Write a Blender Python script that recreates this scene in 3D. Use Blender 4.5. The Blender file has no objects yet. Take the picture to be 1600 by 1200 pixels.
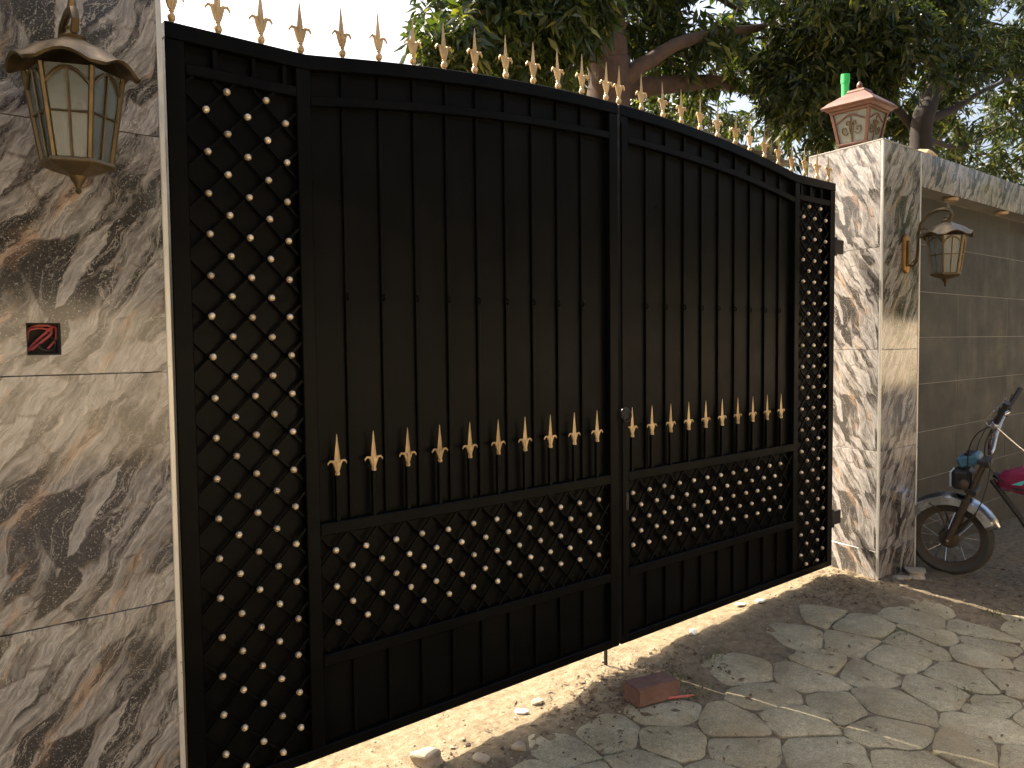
import bpy, bmesh, math, random
import numpy as np
from mathutils import Vector, Matrix

random.seed(7)
rng = np.random.default_rng(7)
S = bpy.context.scene
C = S.collection
V3 = Vector

# ------------------------------------------------------------------ camera
CAM = V3((0.0, -2.6, 1.6))
FPX = 1250.0                                   # focal length in pixels of a 1600 px wide picture
YAW, PITCH, ROLL = math.radians(49.443), math.radians(2.976), math.radians(-0.605)
FW = V3((math.cos(YAW) * math.cos(PITCH), math.sin(YAW) * math.cos(PITCH), -math.sin(PITCH)))
r0 = V3((math.sin(YAW), -math.cos(YAW), 0)); u0 = r0.cross(FW)
RT = math.cos(ROLL) * r0 + math.sin(ROLL) * u0
UP = -math.sin(ROLL) * r0 + math.cos(ROLL) * u0
cam = bpy.data.cameras.new('camera'); camo = bpy.data.objects.new('camera', cam); C.objects.link(camo)
m = Matrix.Identity(4)
for i in range(3):
    m[i][0], m[i][1], m[i][2], m[i][3] = RT[i], UP[i], -FW[i], CAM[i]
camo.matrix_world = m
cam.sensor_fit = 'HORIZONTAL'; cam.sensor_width = 36.0; cam.lens = 36.0 * FPX / 1600.0
cam.clip_start = 0.05; cam.clip_end = 3000
S.camera = camo
S.cycles.max_bounces = 6; S.cycles.diffuse_bounces = 3; S.cycles.glossy_bounces = 3; S.cycles.transmission_bounces = 4
S.render.resolution_x, S.render.resolution_y = 1024, 768

# ------------------------------------------------------------------ sky, sun, exposure
SUN_TRAVEL = V3((0.25, -1.0, -1.13)).normalized()
el = math.asin(-SUN_TRAVEL.z)
w = bpy.data.worlds.new('World'); S.world = w; w.use_nodes = True
nt = w.node_tree
sky = nt.nodes.new('ShaderNodeTexSky'); sky.sky_type = 'NISHITA'; sky.sun_disc = False
sky.sun_elevation = el; sky.sun_rotation = math.atan2(-SUN_TRAVEL.x, -SUN_TRAVEL.y)
sky.air_density = 1.0; sky.dust_density = 9.0; sky.ozone_density = 1.0
bg = nt.nodes['Background']; bg.inputs[1].default_value = 0.115
nt.links.new(sky.outputs[0], bg.inputs[0])
sl = bpy.data.lights.new('sun', 'SUN'); sl.energy = 4.0; sl.angle = math.radians(0.53); sl.color = (1.0, 0.92, 0.77)
so = bpy.data.objects.new('sun', sl); C.objects.link(so)
so.rotation_euler = SUN_TRAVEL.to_track_quat('-Z', 'Y').to_euler()
so.location = (-1, 12, 14)
vs = S.view_settings
vs.view_transform = 'Standard'; vs.look = 'None'; vs.exposure = 1.8; vs.gamma = 1.0; vs.use_curve_mapping = False


def at(px, py, Y):
    """a point of the place: the sight line through a photo pixel met by the vertical plane y = Y"""
    d = FW + RT * ((px - 800) / FPX) - UP * ((py - 600) / FPX)
    return CAM + d * ((Y - CAM.y) / d.y)


# ------------------------------------------------------------------ node helpers
class NT:
    def __init__(self, name):
        self.m = bpy.data.materials.new(name); self.m.use_nodes = True
        self.t = self.m.node_tree; self.b = self.t.nodes['Principled BSDF']

    def n(self, kind, **kw):
        nd = self.t.nodes.new('ShaderNode' + kind)
        for k, v in kw.items():
            if k.startswith('i_'):
                key = k[2:]; key = int(key) if key.isdigit() else key.replace('_', ' ')
                self.set(nd.inputs[key], v)
            else:
                setattr(nd, k, v)
        return nd

    def set(self, sock, v):
        if hasattr(v, 'is_output') or hasattr(v, 'links'):
            self.t.links.new(v, sock)
        else:
            sock.default_value = v

    def noise(self, vec, scale, detail=4.0, rough=0.55, dist=0.0):
        nd = self.n('TexNoise'); self.set(nd.inputs['Vector'], vec)
        nd.inputs['Scale'].default_value = scale; nd.inputs['Detail'].default_value = detail
        nd.inputs['Roughness'].default_value = rough; nd.inputs['Distortion'].default_value = dist
        return nd.outputs['Fac'] if 'Fac' in nd.outputs else nd.outputs[0]

    def noisec(self, vec, scale, detail=3.0):
        nd = self.n('TexNoise'); self.set(nd.inputs['Vector'], vec)
        nd.inputs['Scale'].default_value = scale; nd.inputs['Detail'].default_value = detail
        return nd.outputs['Color']

    def ramp(self, fac, stops, interp='LINEAR'):
        nd = self.n('ValToRGB'); self.set(nd.inputs[0], fac)
        e = nd.color_ramp.elements; nd.color_ramp.interpolation = interp
        while len(e) < len(stops): e.new(0.5)
        for el_, (p, c) in zip(e, stops):
            el_.position = p
            el_.color = (c, c, c, 1) if not hasattr(c, '__len__') else (*c, 1)
        return nd.outputs[0]

    def math(self, op, a, b=0.0, clamp=False):
        nd = self.n('Math', operation=op); nd.use_clamp = clamp
        self.set(nd.inputs[0], a); self.set(nd.inputs[1], b); return nd.outputs[0]

    def vmath(self, op, a, b):
        nd = self.n('VectorMath', operation=op); self.set(nd.inputs[0], a); self.set(nd.inputs[1], b); return nd.outputs[0]

    def mix(self, fac, a, b, mode='MIX'):
        nd = self.n('Mix', data_type='RGBA', blend_type=mode)
        self.set(nd.inputs['Factor'], fac)
        ca = [s for s in nd.inputs if s.name == 'A' and s.type == 'RGBA'][0]
        cb = [s for s in nd.inputs if s.name == 'B' and s.type == 'RGBA'][0]
        for s, v in ((ca, a), (cb, b)):
            self.set(s, (*v, 1) if isinstance(v, tuple) and len(v) == 3 else v)
        return [o for o in nd.outputs if o.type == 'RGBA'][0]

    def coord(self, kind='Object'):
        return self.n('TexCoord').outputs[kind]

    def pos(self):
        return self.n('NewGeometry').outputs['Position']

    def bump(self, h, strength=0.3, dist=0.01):
        nd = self.n('Bump'); nd.inputs['Strength'].default_value = strength; nd.inputs['Distance'].default_value = dist
        self.set(nd.inputs['Height'], h); self.t.links.new(nd.outputs[0], self.b.inputs['Normal'])

    def out(self, **kw):
        names = dict(color='Base Color', rough='Roughness', metal='Metallic', spec='Specular IOR Level', ior='IOR',
                     trans='Transmission Weight', coat='Coat Weight', coat_rough='Coat Roughness', alpha='Alpha', sss='Subsurface Weight')
        for k, v in kw.items():
            if k == 'color' and isinstance(v, tuple) and len(v) == 3: v = (*v, 1)
            self.set(self.b.inputs[names[k]], v)
        return self.m


def simple(name, col, rough=0.5, metal=0.0, var=0.15, scale=30.0, bump=0.0, spec=0.5, rvar=0.12):
    t = NT(name); p = t.pos()
    n1 = t.noise(p, scale, 5); n2 = t.noise(p, scale * 0.17, 3)
    k = t.math('ADD', t.math('MULTIPLY', n1, 0.6), t.math('MULTIPLY', n2, 0.4))
    lo = tuple(max(0, c * (1 - var)) for c in col); hi = tuple(min(1, c * (1 + var)) for c in col)
    c = t.ramp(k, [(0.3, lo), (0.7, hi)])
    r = t.ramp(k, [(0.3, max(0.02, rough - rvar)), (0.7, min(1, rough + rvar))])
    if bump: t.bump(n1, bump, 0.004)
    return t.out(color=c, rough=r, metal=metal, spec=spec)


def mat_black():
    t = NT('black_enamel'); p = t.pos()
    n1 = t.noise(p, 55, 4); n2 = t.noise(p, 3.0, 5, 0.65)
    sx = t.n('Mapping'); t.set(sx.inputs[0], p); sx.inputs['Scale'].default_value = (14, 14, 1.2)
    st = t.noise(sx.outputs[0], 1.6, 5, 0.6)
    dust = t.ramp(t.math('MULTIPLY', n2, st), [(0.22, 0.0), (0.45, 1.0)])
    c = t.mix(t.math('MULTIPLY', dust, 0.35), (0.0026, 0.0026, 0.0024), (0.009, 0.008, 0.006))
    r = t.ramp(t.math('ADD', t.math('MULTIPLY', n2, 0.6), t.math('MULTIPLY', n1, 0.4)), [(0.3, 0.26), (0.7, 0.46)])
    t.bump(t.math('ADD', t.noise(p, 3.2, 2), t.math('MULTIPLY', n1, 0.03)), 0.22, 0.03)
    return t.out(color=c, rough=r, spec=0.07)


def mat_gold(name, col, rough, metal):
    t = NT(name); p = t.pos()
    n = t.noise(p, 60, 5); n2 = t.noise(p, 14, 3)
    c = t.ramp(n2, [(0.3, tuple(c * 0.74 for c in col)), (0.7, tuple(min(1, c * 1.12) for c in col))])
    c = t.mix(1.0, c, t.ramp(t.n('ObjectInfo').outputs['Random'], [(0.0, (0.72, 0.68, 0.62)), (0.5, (0.95, 0.93, 0.90)), (1.0, (1.05, 1.05, 1.05))]), 'MULTIPLY')
    t.bump(n, 0.12, 0.002)
    return t.out(color=c, rough=t.ramp(n, [(0.3, rough - 0.08), (0.7, rough + 0.12)]), metal=metal)


def mat_marble(name='veined_marble'):
    """brecciated marble: long lens shaped pale slabs and dark speckled matrix, all drawn out along one slanting flow"""
    t = NT(name)
    oc = t.coord('Object')
    sp = t.n('SeparateXYZ'); t.set(sp.inputs[0], oc)
    u = t.math('ADD', sp.outputs[0], sp.outputs[1])
    cb = t.n('CombineXYZ'); t.set(cb.inputs[0], u); t.set(cb.inputs[1], sp.outputs[2])
    t.set(cb.inputs[2], t.math('MULTIPLY', t.n('ObjectInfo').outputs['Random'], 0.15))
    p0 = cb.outputs[0]

    def warped(p, scale, detail, amount):
        wv = t.vmath('SUBTRACT', t.noisec(p, scale, detail), (0.5, 0.5, 0.5))
        sc = t.n('VectorMath', operation='SCALE'); t.set(sc.inputs[0], wv); sc.inputs['Scale'].default_value = amount
        return t.vmath('ADD', p, sc.outputs[0])
    p1 = warped(warped(p0, 3.0, 3, 0.15), 13, 6, 0.050)

    def flow(sx, sy, loc=(0, 0, 0)):
        rot = t.n('Mapping'); t.set(rot.inputs[0], p1); rot.inputs['Rotation'].default_value = (0, 0, math.radians(-57))
        q = t.n('Mapping'); t.set(q.inputs[0], rot.outputs[0]); q.inputs['Scale'].default_value = (sx, sy, 1.0); q.inputs['Location'].default_value = loc
        return q.outputs[0]
    fl = flow(5.8, 21.0)
    vo = t.n('TexVoronoi', feature='F1', voronoi_dimensions='2D'); t.set(vo.inputs['Vector'], fl); vo.inputs['Scale'].default_value = 1.0
    ve = t.n('TexVoronoi', feature='DISTANCE_TO_EDGE', voronoi_dimensions='2D'); t.set(ve.inputs['Vector'], fl); ve.inputs['Scale'].default_value = 1.0
    cr = t.n('SeparateColor'); t.set(cr.inputs[0], vo.outputs['Color'])
    nj = t.noise(flow(6, 30), 1.2, 8, 0.70, 0.5)                       # streaks
    n1 = t.noise(flow(2.1, 8.5), 1.3, 8, 0.64, 0.5)                    # broad flow
    cls = t.math('ADD', t.math('MULTIPLY', cr.outputs[0], 0.62), t.math('ADD', t.math('MULTIPLY', t.math('SUBTRACT', n1, 0.5), 1.15), t.math('ADD', 0.125, t.math('MULTIPLY', t.math('SUBTRACT', nj, 0.5), 1.15))))
    base = t.ramp(cls, [(0.16, (0.062, 0.053, 0.046)), (0.30, (0.110, 0.094, 0.081)), (0.36, (0.165, 0.145, 0.128)), (0.50, (0.230, 0.207, 0.184)),
                        (0.57, (0.295, 0.270, 0.243)), (0.70, (0.340, 0.313, 0.286)), (0.76, (0.215, 0.187, 0.160)), (0.90, (0.375, 0.348, 0.318))])
    fine = t.noise(flow(13, 85), 1.5, 8, 0.74, 0.4)
    base = t.mix(0.75, base, t.ramp(fine, [(0.28, 0.12), (0.5, 0.48), (0.72, 0.90)]), 'OVERLAY')
    # rust coloured runs in some slabs
    no = t.noise(flow(2.4, 7.0, (3.7, 1.9, 0)), 1.4, 5, 0.55, 0.5)
    base = t.mix(t.math('MULTIPLY', t.ramp(no, [(0.585, 0.0), (0.65, 1.0)]), 0.60), base, (0.40, 0.245, 0.140))
    # dark crystalline matrix with white flecks
    isl = t.ramp(cls, [(0.29, 1.0), (0.40, 0.0)])
    sn = t.noise(p0, 210, 3, 0.7)
    fleck = t.ramp(sn, [(0.55, (0.030, 0.027, 0.025)), (0.62, (0.13, 0.115, 0.10)), (0.68, (0.50, 0.47, 0.43))])
    base = t.mix(t.math('MULTIPLY', isl, 0.75), base, fleck)
    # seams round the slabs
    seam = t.ramp(t.math('ADD', ve.outputs['Distance'], t.math('MULTIPLY', t.math('SUBTRACT', nj, 0.5), 0.14)), [(0.0, 1.0), (0.045, 0.0)])
    base = t.mix(t.math('MULTIPLY', seam, 0.70), base, t.ramp(n1, [(0.42, (0.045, 0.036, 0.030)), (0.58, (0.20, 0.15, 0.11))]))
    nv = t.noise(flow(2.0, 9.0, (7, 2, 0)), 1.1, 8, 0.66, 0.8)
    dv = t.math('ABSOLUTE', t.math('SUBTRACT', nv, 0.5))
    base = t.mix(t.math('MULTIPLY', t.ramp(dv, [(0.0, 1.0), (0.007, 0.0)]), 0.6), base, (0.60, 0.53, 0.44))
    smear = t.noise(t.pos(), 2.3, 5, 0.6)
    return t.out(color=base, rough=t.ramp(smear, [(0.35, 0.045), (0.7, 0.15)]), spec=0.6)


def mat_darktile():
    t = NT('dark_wall_tile'); p = t.pos()
    rnd = t.n('ObjectInfo').outputs['Random']
    n = t.noise(p, 5, 6, 0.6); n2 = t.noise(p, 45, 5, 0.6)
    k = t.math('ADD', t.math('MULTIPLY', n, 0.6), t.math('MULTIPLY', n2, 0.4))
    c = t.ramp(k, [(0.3, (0.024, 0.024, 0.021)), (0.55, (0.038, 0.037, 0.032)), (0.75, (0.056, 0.055, 0.048))])
    c = t.mix(1.0, c, t.ramp(rnd, [(0, 0.74), (1, 1.2)]), 'MULTIPLY')
    stain = t.n('Mapping'); t.set(stain.inputs[0], p); stain.inputs['Scale'].default_value = (3.5, 3.5, 0.35)
    c = t.mix(t.math('MULTIPLY', t.ramp(t.noise(stain.outputs[0], 1.4, 6, 0.65), [(0.5, 0.0), (0.72, 1.0)]), 0.4), c, (0.080, 0.077, 0.066))
    t.bump(n2, 0.05, 0.003)
    return t.out(color=c, rough=t.ramp(n, [(0.3, 0.45), (0.7, 0.68)]), spec=0.28)


def mat_paver():
    t = NT('worn_concrete_paver'); p = t.pos()
    rnd = t.n('ObjectInfo').outputs['Random']
    n = t.noise(p, 3.2, 6, 0.62); n2 = t.noise(p, 38, 6, 0.68); n3 = t.noise(p, 160, 3, 0.6); nb = t.noise(p, 1.1, 4)
    c = t.ramp(n, [(0.30, (0.200, 0.173, 0.112)), (0.5, (0.275, 0.241, 0.160)), (0.72, (0.355, 0.315, 0.217))])
    c = t.mix(0.55, c, t.ramp(n2, [(0.3, 0.28), (0.5, 0.5), (0.72, 0.72)]), 'OVERLAY')
    c = t.mix(0.60, c, t.ramp(n3, [(0.3, 0.2), (0.7, 0.8)]), 'OVERLAY')
    c = t.mix(1.0, c, t.ramp(rnd, [(0, (0.90, 0.88, 0.84)), (0.35, (1.14, 1.09, 1.00)), (0.7, (1.04, 1.04, 1.00)), (1, (1.32, 1.27, 1.17))]), 'MULTIPLY')
    # dirt trodden over the tops, ochre and brown
    dirt = t.ramp(t.noise(p, 3.4, 9, 0.70, 0.6), [(0.46, 0.0), (0.66, 1.0)])
    c = t.mix(t.math('MULTIPLY', dirt, 0.62), c, t.ramp(nb, [(0.4, (0.185, 0.140, 0.082)), (0.6, (0.290, 0.215, 0.110))]))
    t.bump(t.math('ADD', t.math('MULTIPLY', n2, 0.8), t.math('MULTIPLY', n3, 0.3)), 0.45, 0.006)
    return t.out(color=c, rough=0.86, spec=0.3)


def mat_ground():
    t = NT('sand_and_dirt'); p = t.pos()
    sp = t.n('SeparateXYZ'); t.set(sp.inputs[0], p)
    X, Y = sp.outputs[0], sp.outputs[1]
    n = t.noise(p, 2.4, 7, 0.62); n2 = t.noise(p, 24, 7, 0.68); n3 = t.noise(p, 190, 3, 0.65)
    sand = t.ramp(n2, [(0.28, (0.140, 0.103, 0.060)), (0.5, (0.235, 0.182, 0.110)), (0.72, (0.32, 0.258, 0.170))])
    dirt = t.ramp(n2, [(0.28, (0.100, 0.075, 0.045)), (0.5, (0.185, 0.142, 0.088)), (0.74, (0.28, 0.222, 0.148))])
    yj = t.math('ADD', Y, t.math('MULTIPLY', t.math('SUBTRACT', n, 0.5), 0.5))
    near = t.n('MapRange'); t.set(near.inputs[0], yj); near.inputs[1].default_value = -0.40; near.inputs[2].default_value = -0.16
    xr = t.n('MapRange'); t.set(xr.inputs[0], t.math('ADD', X, t.math('MULTIPLY', t.math('SUBTRACT', n, 0.5), 0.7)))
    xr.inputs[1].default_value = 5.2; xr.inputs[2].default_value = 5.7; xr.inputs[3].default_value = 1.0; xr.inputs[4].default_value = 0.0
    c = t.mix(t.math('MULTIPLY', near.outputs[0], xr.outputs[0]), dirt, sand)
    c = t.mix(0.4, c, t.ramp(n3, [(0.3, 0.25), (0.7, 0.75)]), 'OVERLAY')
    crumbs = t.ramp(t.noise(p, 60, 4, 0.7), [(0.63, 0.0), (0.68, 1.0)])
    c = t.mix(t.math('MULTIPLY', crumbs, 0.7), c, (0.10, 0.075, 0.045))
    t.bump(t.math('ADD', n2, t.math('MULTIPLY', n3, 0.35)), 0.9, 0.02)
    return t.out(color=c, rough=0.95, spec=0.2)


def mat_leaf(name, dark, light, young_backlit):
    t = NT(name)
    g = t.n('NewGeometry'); rnd = g.outputs['Random Per Island']
    big = t.noise(g.outputs['Position'], 0.9, 3)
    c = t.ramp(rnd, [(0.0, dark), (0.62, light), (0.80, light), (0.92, young_backlit)])  # last tone: young growth, and the look of backlit leaves put into the colour
    c = t.mix(t.ramp(big, [(0.35, 0.0), (0.7, 0.45)]), c, light)
    t.out(color=c, rough=0.38, spec=0.45)
    tr = t.n('BsdfTranslucent'); t.set(tr.inputs[0], t.mix(1.0, c, (1.9, 2.0, 0.7), 'MULTIPLY'))
    mx = t.n('MixShader'); mx.inputs[0].default_value = 0.34
    t.t.links.new(t.b.outputs[0], mx.inputs[1]); t.t.links.new(tr.outputs[0], mx.inputs[2])
    t.t.links.new(mx.outputs[0], t.t.nodes['Material Output'].inputs[0])
    return t.m


def mat_glass(name, col, rough=0.35):
    t = NT(name); p = t.pos(); n = t.noise(p, 22, 5)
    return t.out(color=t.ramp(n, [(0.3, tuple(c * 0.8 for c in col)), (0.7, col)]), rough=rough, trans=0.65, ior=1.45)


M = dict(
    black=mat_black(),
    gold=mat_gold('gold_paint', (0.62, 0.44, 0.225), 0.42, 0.35),
    stud=mat_gold('pale_gold_stud', (0.84, 0.68, 0.47), 0.26, 0.5),
    marble=mat_marble(),
    darktile=mat_darktile(),
    trim=simple('pale_aluminium_trim', (0.62, 0.58, 0.50), 0.35, 0.35, 0.1, 20),
    render=simple('grey_cement_render', (0.26, 0.24, 0.20), 0.9, 0, 0.25, 18, 0.3),
    cream=simple('cream_wall_paint', (0.62, 0.52, 0.37), 0.85, 0, 0.14, 3, 0.1),
    paver=mat_paver(), ground=mat_ground(),
    asphalt=simple('old_asphalt', (0.060, 0.056, 0.050), 0.9, 0, 0.3, 12, 0.4),
    brick=simple('red_clay_brick', (0.155, 0.082, 0.058), 0.88, 0, 0.38, 34, 0.6),
    redrod=simple('red_plastic', (0.42, 0.10, 0.075), 0.5, 0, 0.2, 40),
    rubble=simple('grey_rubble', (0.33, 0.265, 0.18), 0.95, 0, 0.4, 26, 0.6),
    chip=simple('white_chip', (0.74, 0.70, 0.60), 0.7, 0, 0.12, 30),
    tanstone=simple('tan_stone', (0.52, 0.37, 0.22), 0.9, 0, 0.25, 20, 0.4),
    bark=simple('brown_bark', (0.080, 0.047, 0.030), 0.95, 0, 0.45, 9, 0.9),
    darkbark=simple('dark_bark', (0.035, 0.025, 0.018), 0.95, 0, 0.45, 9, 0.9),
    leafA=mat_leaf('mango_leaf', (0.015, 0.026, 0.009), (0.042, 0.060, 0.015), (0.17, 0.17, 0.038)),
    leafB=mat_leaf('dark_mango_leaf', (0.012, 0.021, 0.008), (0.032, 0.046, 0.013), (0.14, 0.14, 0.034)),
    dryleaf=simple('dry_leaf', (0.125, 0.072, 0.032), 0.8, 0, 0.5, 18),
    weed=simple('green_weed', (0.13, 0.15, 0.05), 0.6, 0, 0.4, 25),
    copper=mat_gold('copper_paint', (0.165, 0.076, 0.050), 0.45, 0.35),
    bronze=mat_gold('antique_bronze', (0.165, 0.120, 0.062), 0.38, 0.75),
    goldplate=mat_gold('gold_back_plate', (0.60, 0.33, 0.10), 0.38, 0.7),
    pane=mat_glass('frosted_pane', (0.27, 0.31, 0.29), 0.14),
    panepale=mat_glass('pale_frosted_pane', (0.50, 0.50, 0.42)),
    green=simple('green_plastic_pipe', (0.035, 0.50, 0.10), 0.4, 0, 0.1, 20),
    dark=simple('dark_steel', (0.022, 0.020, 0.018), 0.5, 0.4, 0.25, 25),
    soot=simple('dark_box', (0.03, 0.026, 0.022), 0.8, 0, 0.3, 25),
    redwire=simple('red_wire', (0.42, 0.075, 0.075), 0.45, 0, 0.1, 25),
    greywire=simple('black_wire', (0.04, 0.035, 0.03), 0.5, 0, 0.1, 25),
    rubber=simple('dusty_rubber', (0.052, 0.044, 0.033), 0.85, 0, 0.3, 30, 0.3),
    chrome=simple('dull_chrome', (0.50, 0.50, 0.51), 0.26, 1.0, 0.3, 14),
    rust=simple('rusty_steel', (0.070, 0.048, 0.030), 0.7, 0.4, 0.4, 30, 0.3),
    pink=simple('pink_tank_paint', (0.22, 0.022, 0.055), 0.22, 0, 0.06, 10),
    turq=simple('turquoise_decal', (0.10, 0.52, 0.50), 0.3, 0, 0.06, 10),
    bluepanel=simple('blue_plastic', (0.045, 0.125, 0.18), 0.35, 0, 0.2, 20),
    seatm=simple('black_vinyl', (0.02, 0.019, 0.018), 0.55, 0, 0.2, 30),
    roof=simple('weathered_roof_sheet', (0.17, 0.165, 0.14), 0.6, 0.2, 0.3, 5),
    lamp=simple('lens_glass', (0.45, 0.47, 0.47), 0.12, 0, 0.05, 10),
)


# ------------------------------------------------------------------ mesh helpers
class MB:
    def __init__(self): self.v = []; self.f = []

    def add(self, vs, fs):
        o = len(self.v); self.v += [tuple(v) for v in vs]; self.f += [tuple(i + o for i in f) for f in fs]; return self

    def box(self, x0, x1, y0, y1, z0, z1):
        vs = [(x, y, z) for z in (z0, z1) for y in (y0, y1) for x in (x0, x1)]
        return self.add(vs, [(0, 2, 3, 1), (4, 5, 7, 6), (0, 1, 5, 4), (2, 6, 7, 3), (0, 4, 6, 2), (1, 3, 7, 5)])

    def obar(self, a, b, wv, hv):
        """box bar from a to b with half-width vectors wv, hv"""
        a, b, wv, hv = V3(a), V3(b), V3(wv), V3(hv)
        vs = [p + s * wv + t * hv for p in (a, b) for s, t in ((-1, -1), (1, -1), (1, 1), (-1, 1))]
        return self.add(vs, [(3, 2, 1, 0), (4, 5, 6, 7), (0, 1, 5, 4), (1, 2, 6, 5), (2, 3, 7, 6), (3, 0, 4, 7)])

    def prism(self, poly, y0, y1):
        """polygon in x,z (counter-clockwise seen from -y) pushed from y0 to y1"""
        n = len(poly)
        vs = [(x, y0, z) for x, z in poly] + [(x, y1, z) for x, z in poly]
        return self.add(vs, [tuple(range(n)), tuple(range(2 * n - 1, n - 1, -1))] + [(i, i + n, (i + 1) % n + n, (i + 1) % n) for i in range(n)])

    def strip(self, top, bot, y0, y1):
        """box section following two polylines (x,z) of equal length"""
        n = len(top)
        vs = []
        for (a, b) in zip(top, bot):
            vs += [(b[0], y0, b[1]), (a[0], y0, a[1]), (a[0], y1, a[1]), (b[0], y1, b[1])]
        fs = [(0, 1, 2, 3)[::-1], tuple(4 * (n - 1) + k for k in range(4))]
        for i in range(n - 1):
            for k in range(4):
                a, b = 4 * i + k, 4 * i + (k + 1) % 4
                fs.append((a, b, b + 4, a + 4))
        return self.add(vs, fs)

    def tube(self, path, rad, seg=8, cap=True, flat=1.0):
        path = [V3(p) for p in path]; n = len(path)
        if not hasattr(rad, '__len__'): rad = [rad] * n
        up = None; vs = []
        for i, p in enumerate(path):
            t = (path[min(i + 1, n - 1)] - path[max(i - 1, 0)]).normalized()
            if up is None:
                up = t.orthogonal().normalized()
            else:
                up = (up - t * up.dot(t))
                up = up.normalized() if up.length > 1e-6 else t.orthogonal().normalized()
            sd = t.cross(up)
            for k in range(seg):
                a = 2 * math.pi * k / seg
                vs.append(p + (up * math.cos(a) + sd * math.sin(a) * flat) * rad[i])
        fs = [(i * seg + k, i * seg + (k + 1) % seg, (i + 1) * seg + (k + 1) % seg, (i + 1) * seg + k) for i in range(n - 1) for k in range(seg)]
        if cap: fs += [tuple(range(seg))[::-1], tuple((n - 1) * seg + k for k in range(seg))]
        return self.add(vs, fs)

    def lathe(self, prof, seg=16, c=(0, 0, 0), rot=0.0, ax=None, squash=None):
        """profile of (r,z) turned about z through c; ax = (u,v,w) vectors to tilt it"""
        u, v, wv = ax if ax else (V3((1, 0, 0)), V3((0, 1, 0)), V3((0, 0, 1)))
        c = V3(c); vs = []
        for r, z in prof:
            for k in range(seg):
                a = rot + 2 * math.pi * k / seg
                vs.append(c + u * (r * math.cos(a)) + v * (r * math.sin(a)) + wv * z)
        n = len(prof)
        fs = [(i * seg + k, i * seg + (k + 1) % seg, (i + 1) * seg + (k + 1) % seg, (i + 1) * seg + k) for i in range(n - 1) for k in range(seg)]
        fs += [tuple(range(seg))[::-1], tuple((n - 1) * seg + k for k in range(seg))]
        return self.add(vs, fs)

    def mesh(self, name, mat, bevel=0.0, smooth=False):
        me = bpy.data.meshes.new(name); me.from_pydata(self.v, [], self.f); me.validate()
        bm = bmesh.new(); bm.from_mesh(me)
        bmesh.ops.recalc_face_normals(bm, faces=bm.faces)
        if bevel:
            es = [e for e in bm.edges if len(e.link_faces) == 2 and e.calc_face_angle(0) > 0.5]
            bmesh.ops.bevel(bm, geom=es, offset=bevel, segments=1, affect='EDGES', clamp_overlap=True)
        bm.to_mesh(me); bm.free()
        me.materials.append(M[mat])
        if smooth:
            me.polygons.foreach_set('use_smooth', [True] * len(me.polygons)); me.set_sharp_from_angle(angle=math.radians(42))
        return me

    def build(self, name, mat, parent=None, bevel=0.0, smooth=False):
        return link(name, self.mesh(name, mat, bevel, smooth), parent)


def link(name, me, parent=None, loc=None):
    o = bpy.data.objects.new(name, me); C.objects.link(o)
    if loc is not None: o.location = loc
    if parent is not None:
        o.parent = parent
        if parent.get('world_parts'): o.matrix_parent_inverse = parent.matrix_basis.inverted()
    return o


def tag(o, label, cat=None, group=None, kind=None):
    if label: o['label'] = label
    if cat: o['category'] = cat
    if group: o['group'] = group
    if kind: o['kind'] = kind
    return o


def root(name, loc, label=None, cat=None, group=None, rz=0.0, world=True):
    """an Empty at a thing's base; world=True lets its parts be given in world coordinates"""
    o = bpy.data.objects.new(name, None); C.objects.link(o); o.empty_display_size = 0.1
    o.location = loc; o.rotation_euler = (0, 0, rz)
    if world: o['world_parts'] = 1
    return tag(o, label, cat, group)


def arrays_mesh(name, verts, faces4=None, faces3=None, mat=None):
    me = bpy.data.meshes.new(name)
    nv = len(verts); me.vertices.add(nv); me.vertices.foreach_set('co', np.asarray(verts, dtype=np.float32).ravel())
    f = faces4 if faces4 is not None else faces3; k = 4 if faces4 is not None else 3
    f = np.asarray(f, dtype=np.int32); nf = len(f)
    me.loops.add(nf * k); me.loops.foreach_set('vertex_index', f.ravel())
    me.polygons.add(nf); me.polygons.foreach_set('loop_start', np.arange(0, nf * k, k, dtype=np.int32))
    me.update(calc_edges=True)
    if mat: me.materials.append(M[mat])
    return me


def lerp_table(x, tab):
    if x <= tab[0][0]: return tab[0][1]
    for (a, za), (b, zb) in zip(tab, tab[1:]):
        if x <= b: return za + (zb - za) * (x - a) / (b - a)
    return tab[-1][1]


# ------------------------------------------------------------------ ground
ZG = [(-1, -0.06), (1.0, -0.055), (1.8, -0.05), (2.4, -0.03), (3.2, 0.022), (4.5, 0.048), (5.2, 0.045), (5.7, 0.0), (7.0, -0.04)]
_ph = [(random.uniform(0, 6.28), random.uniform(0, 6.28), random.uniform(0, 6.28)) for _ in range(8)]


def wob(x, y, s):
    v = 0
    for i, (a, b, c) in enumerate(_ph):
        th = i * 2.4; k = s * (1 + 0.35 * i)
        v += math.sin(k * (x * math.cos(th) + y * math.sin(th)) + a) / (1 + 0.4 * i)
    return v / 3.2


def base_z(x, y):
    z = lerp_table(x, ZG)
    t = min(1, max(0, (-y - 0.15) / 1.1))
    z = z * (1 - 0.75 * t) - 0.035 * t
    r_ = min(1, max(0, (x - 4.2) / 1.2)) * min(1, max(0, (-y - 0.35) / 0.7))
    return z - 0.045 * r_


def pave_edge(x):
    """front limit of the sand, in y; pavers lie nearer to the camera than this"""
    e = -0.27 + 0.05 * math.sin(x * 3.1 + 0.6) + 0.035 * math.sin(x * 7.7)
    if x > 4.35: e -= (x - 4.35) * 0.55
    return e


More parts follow.
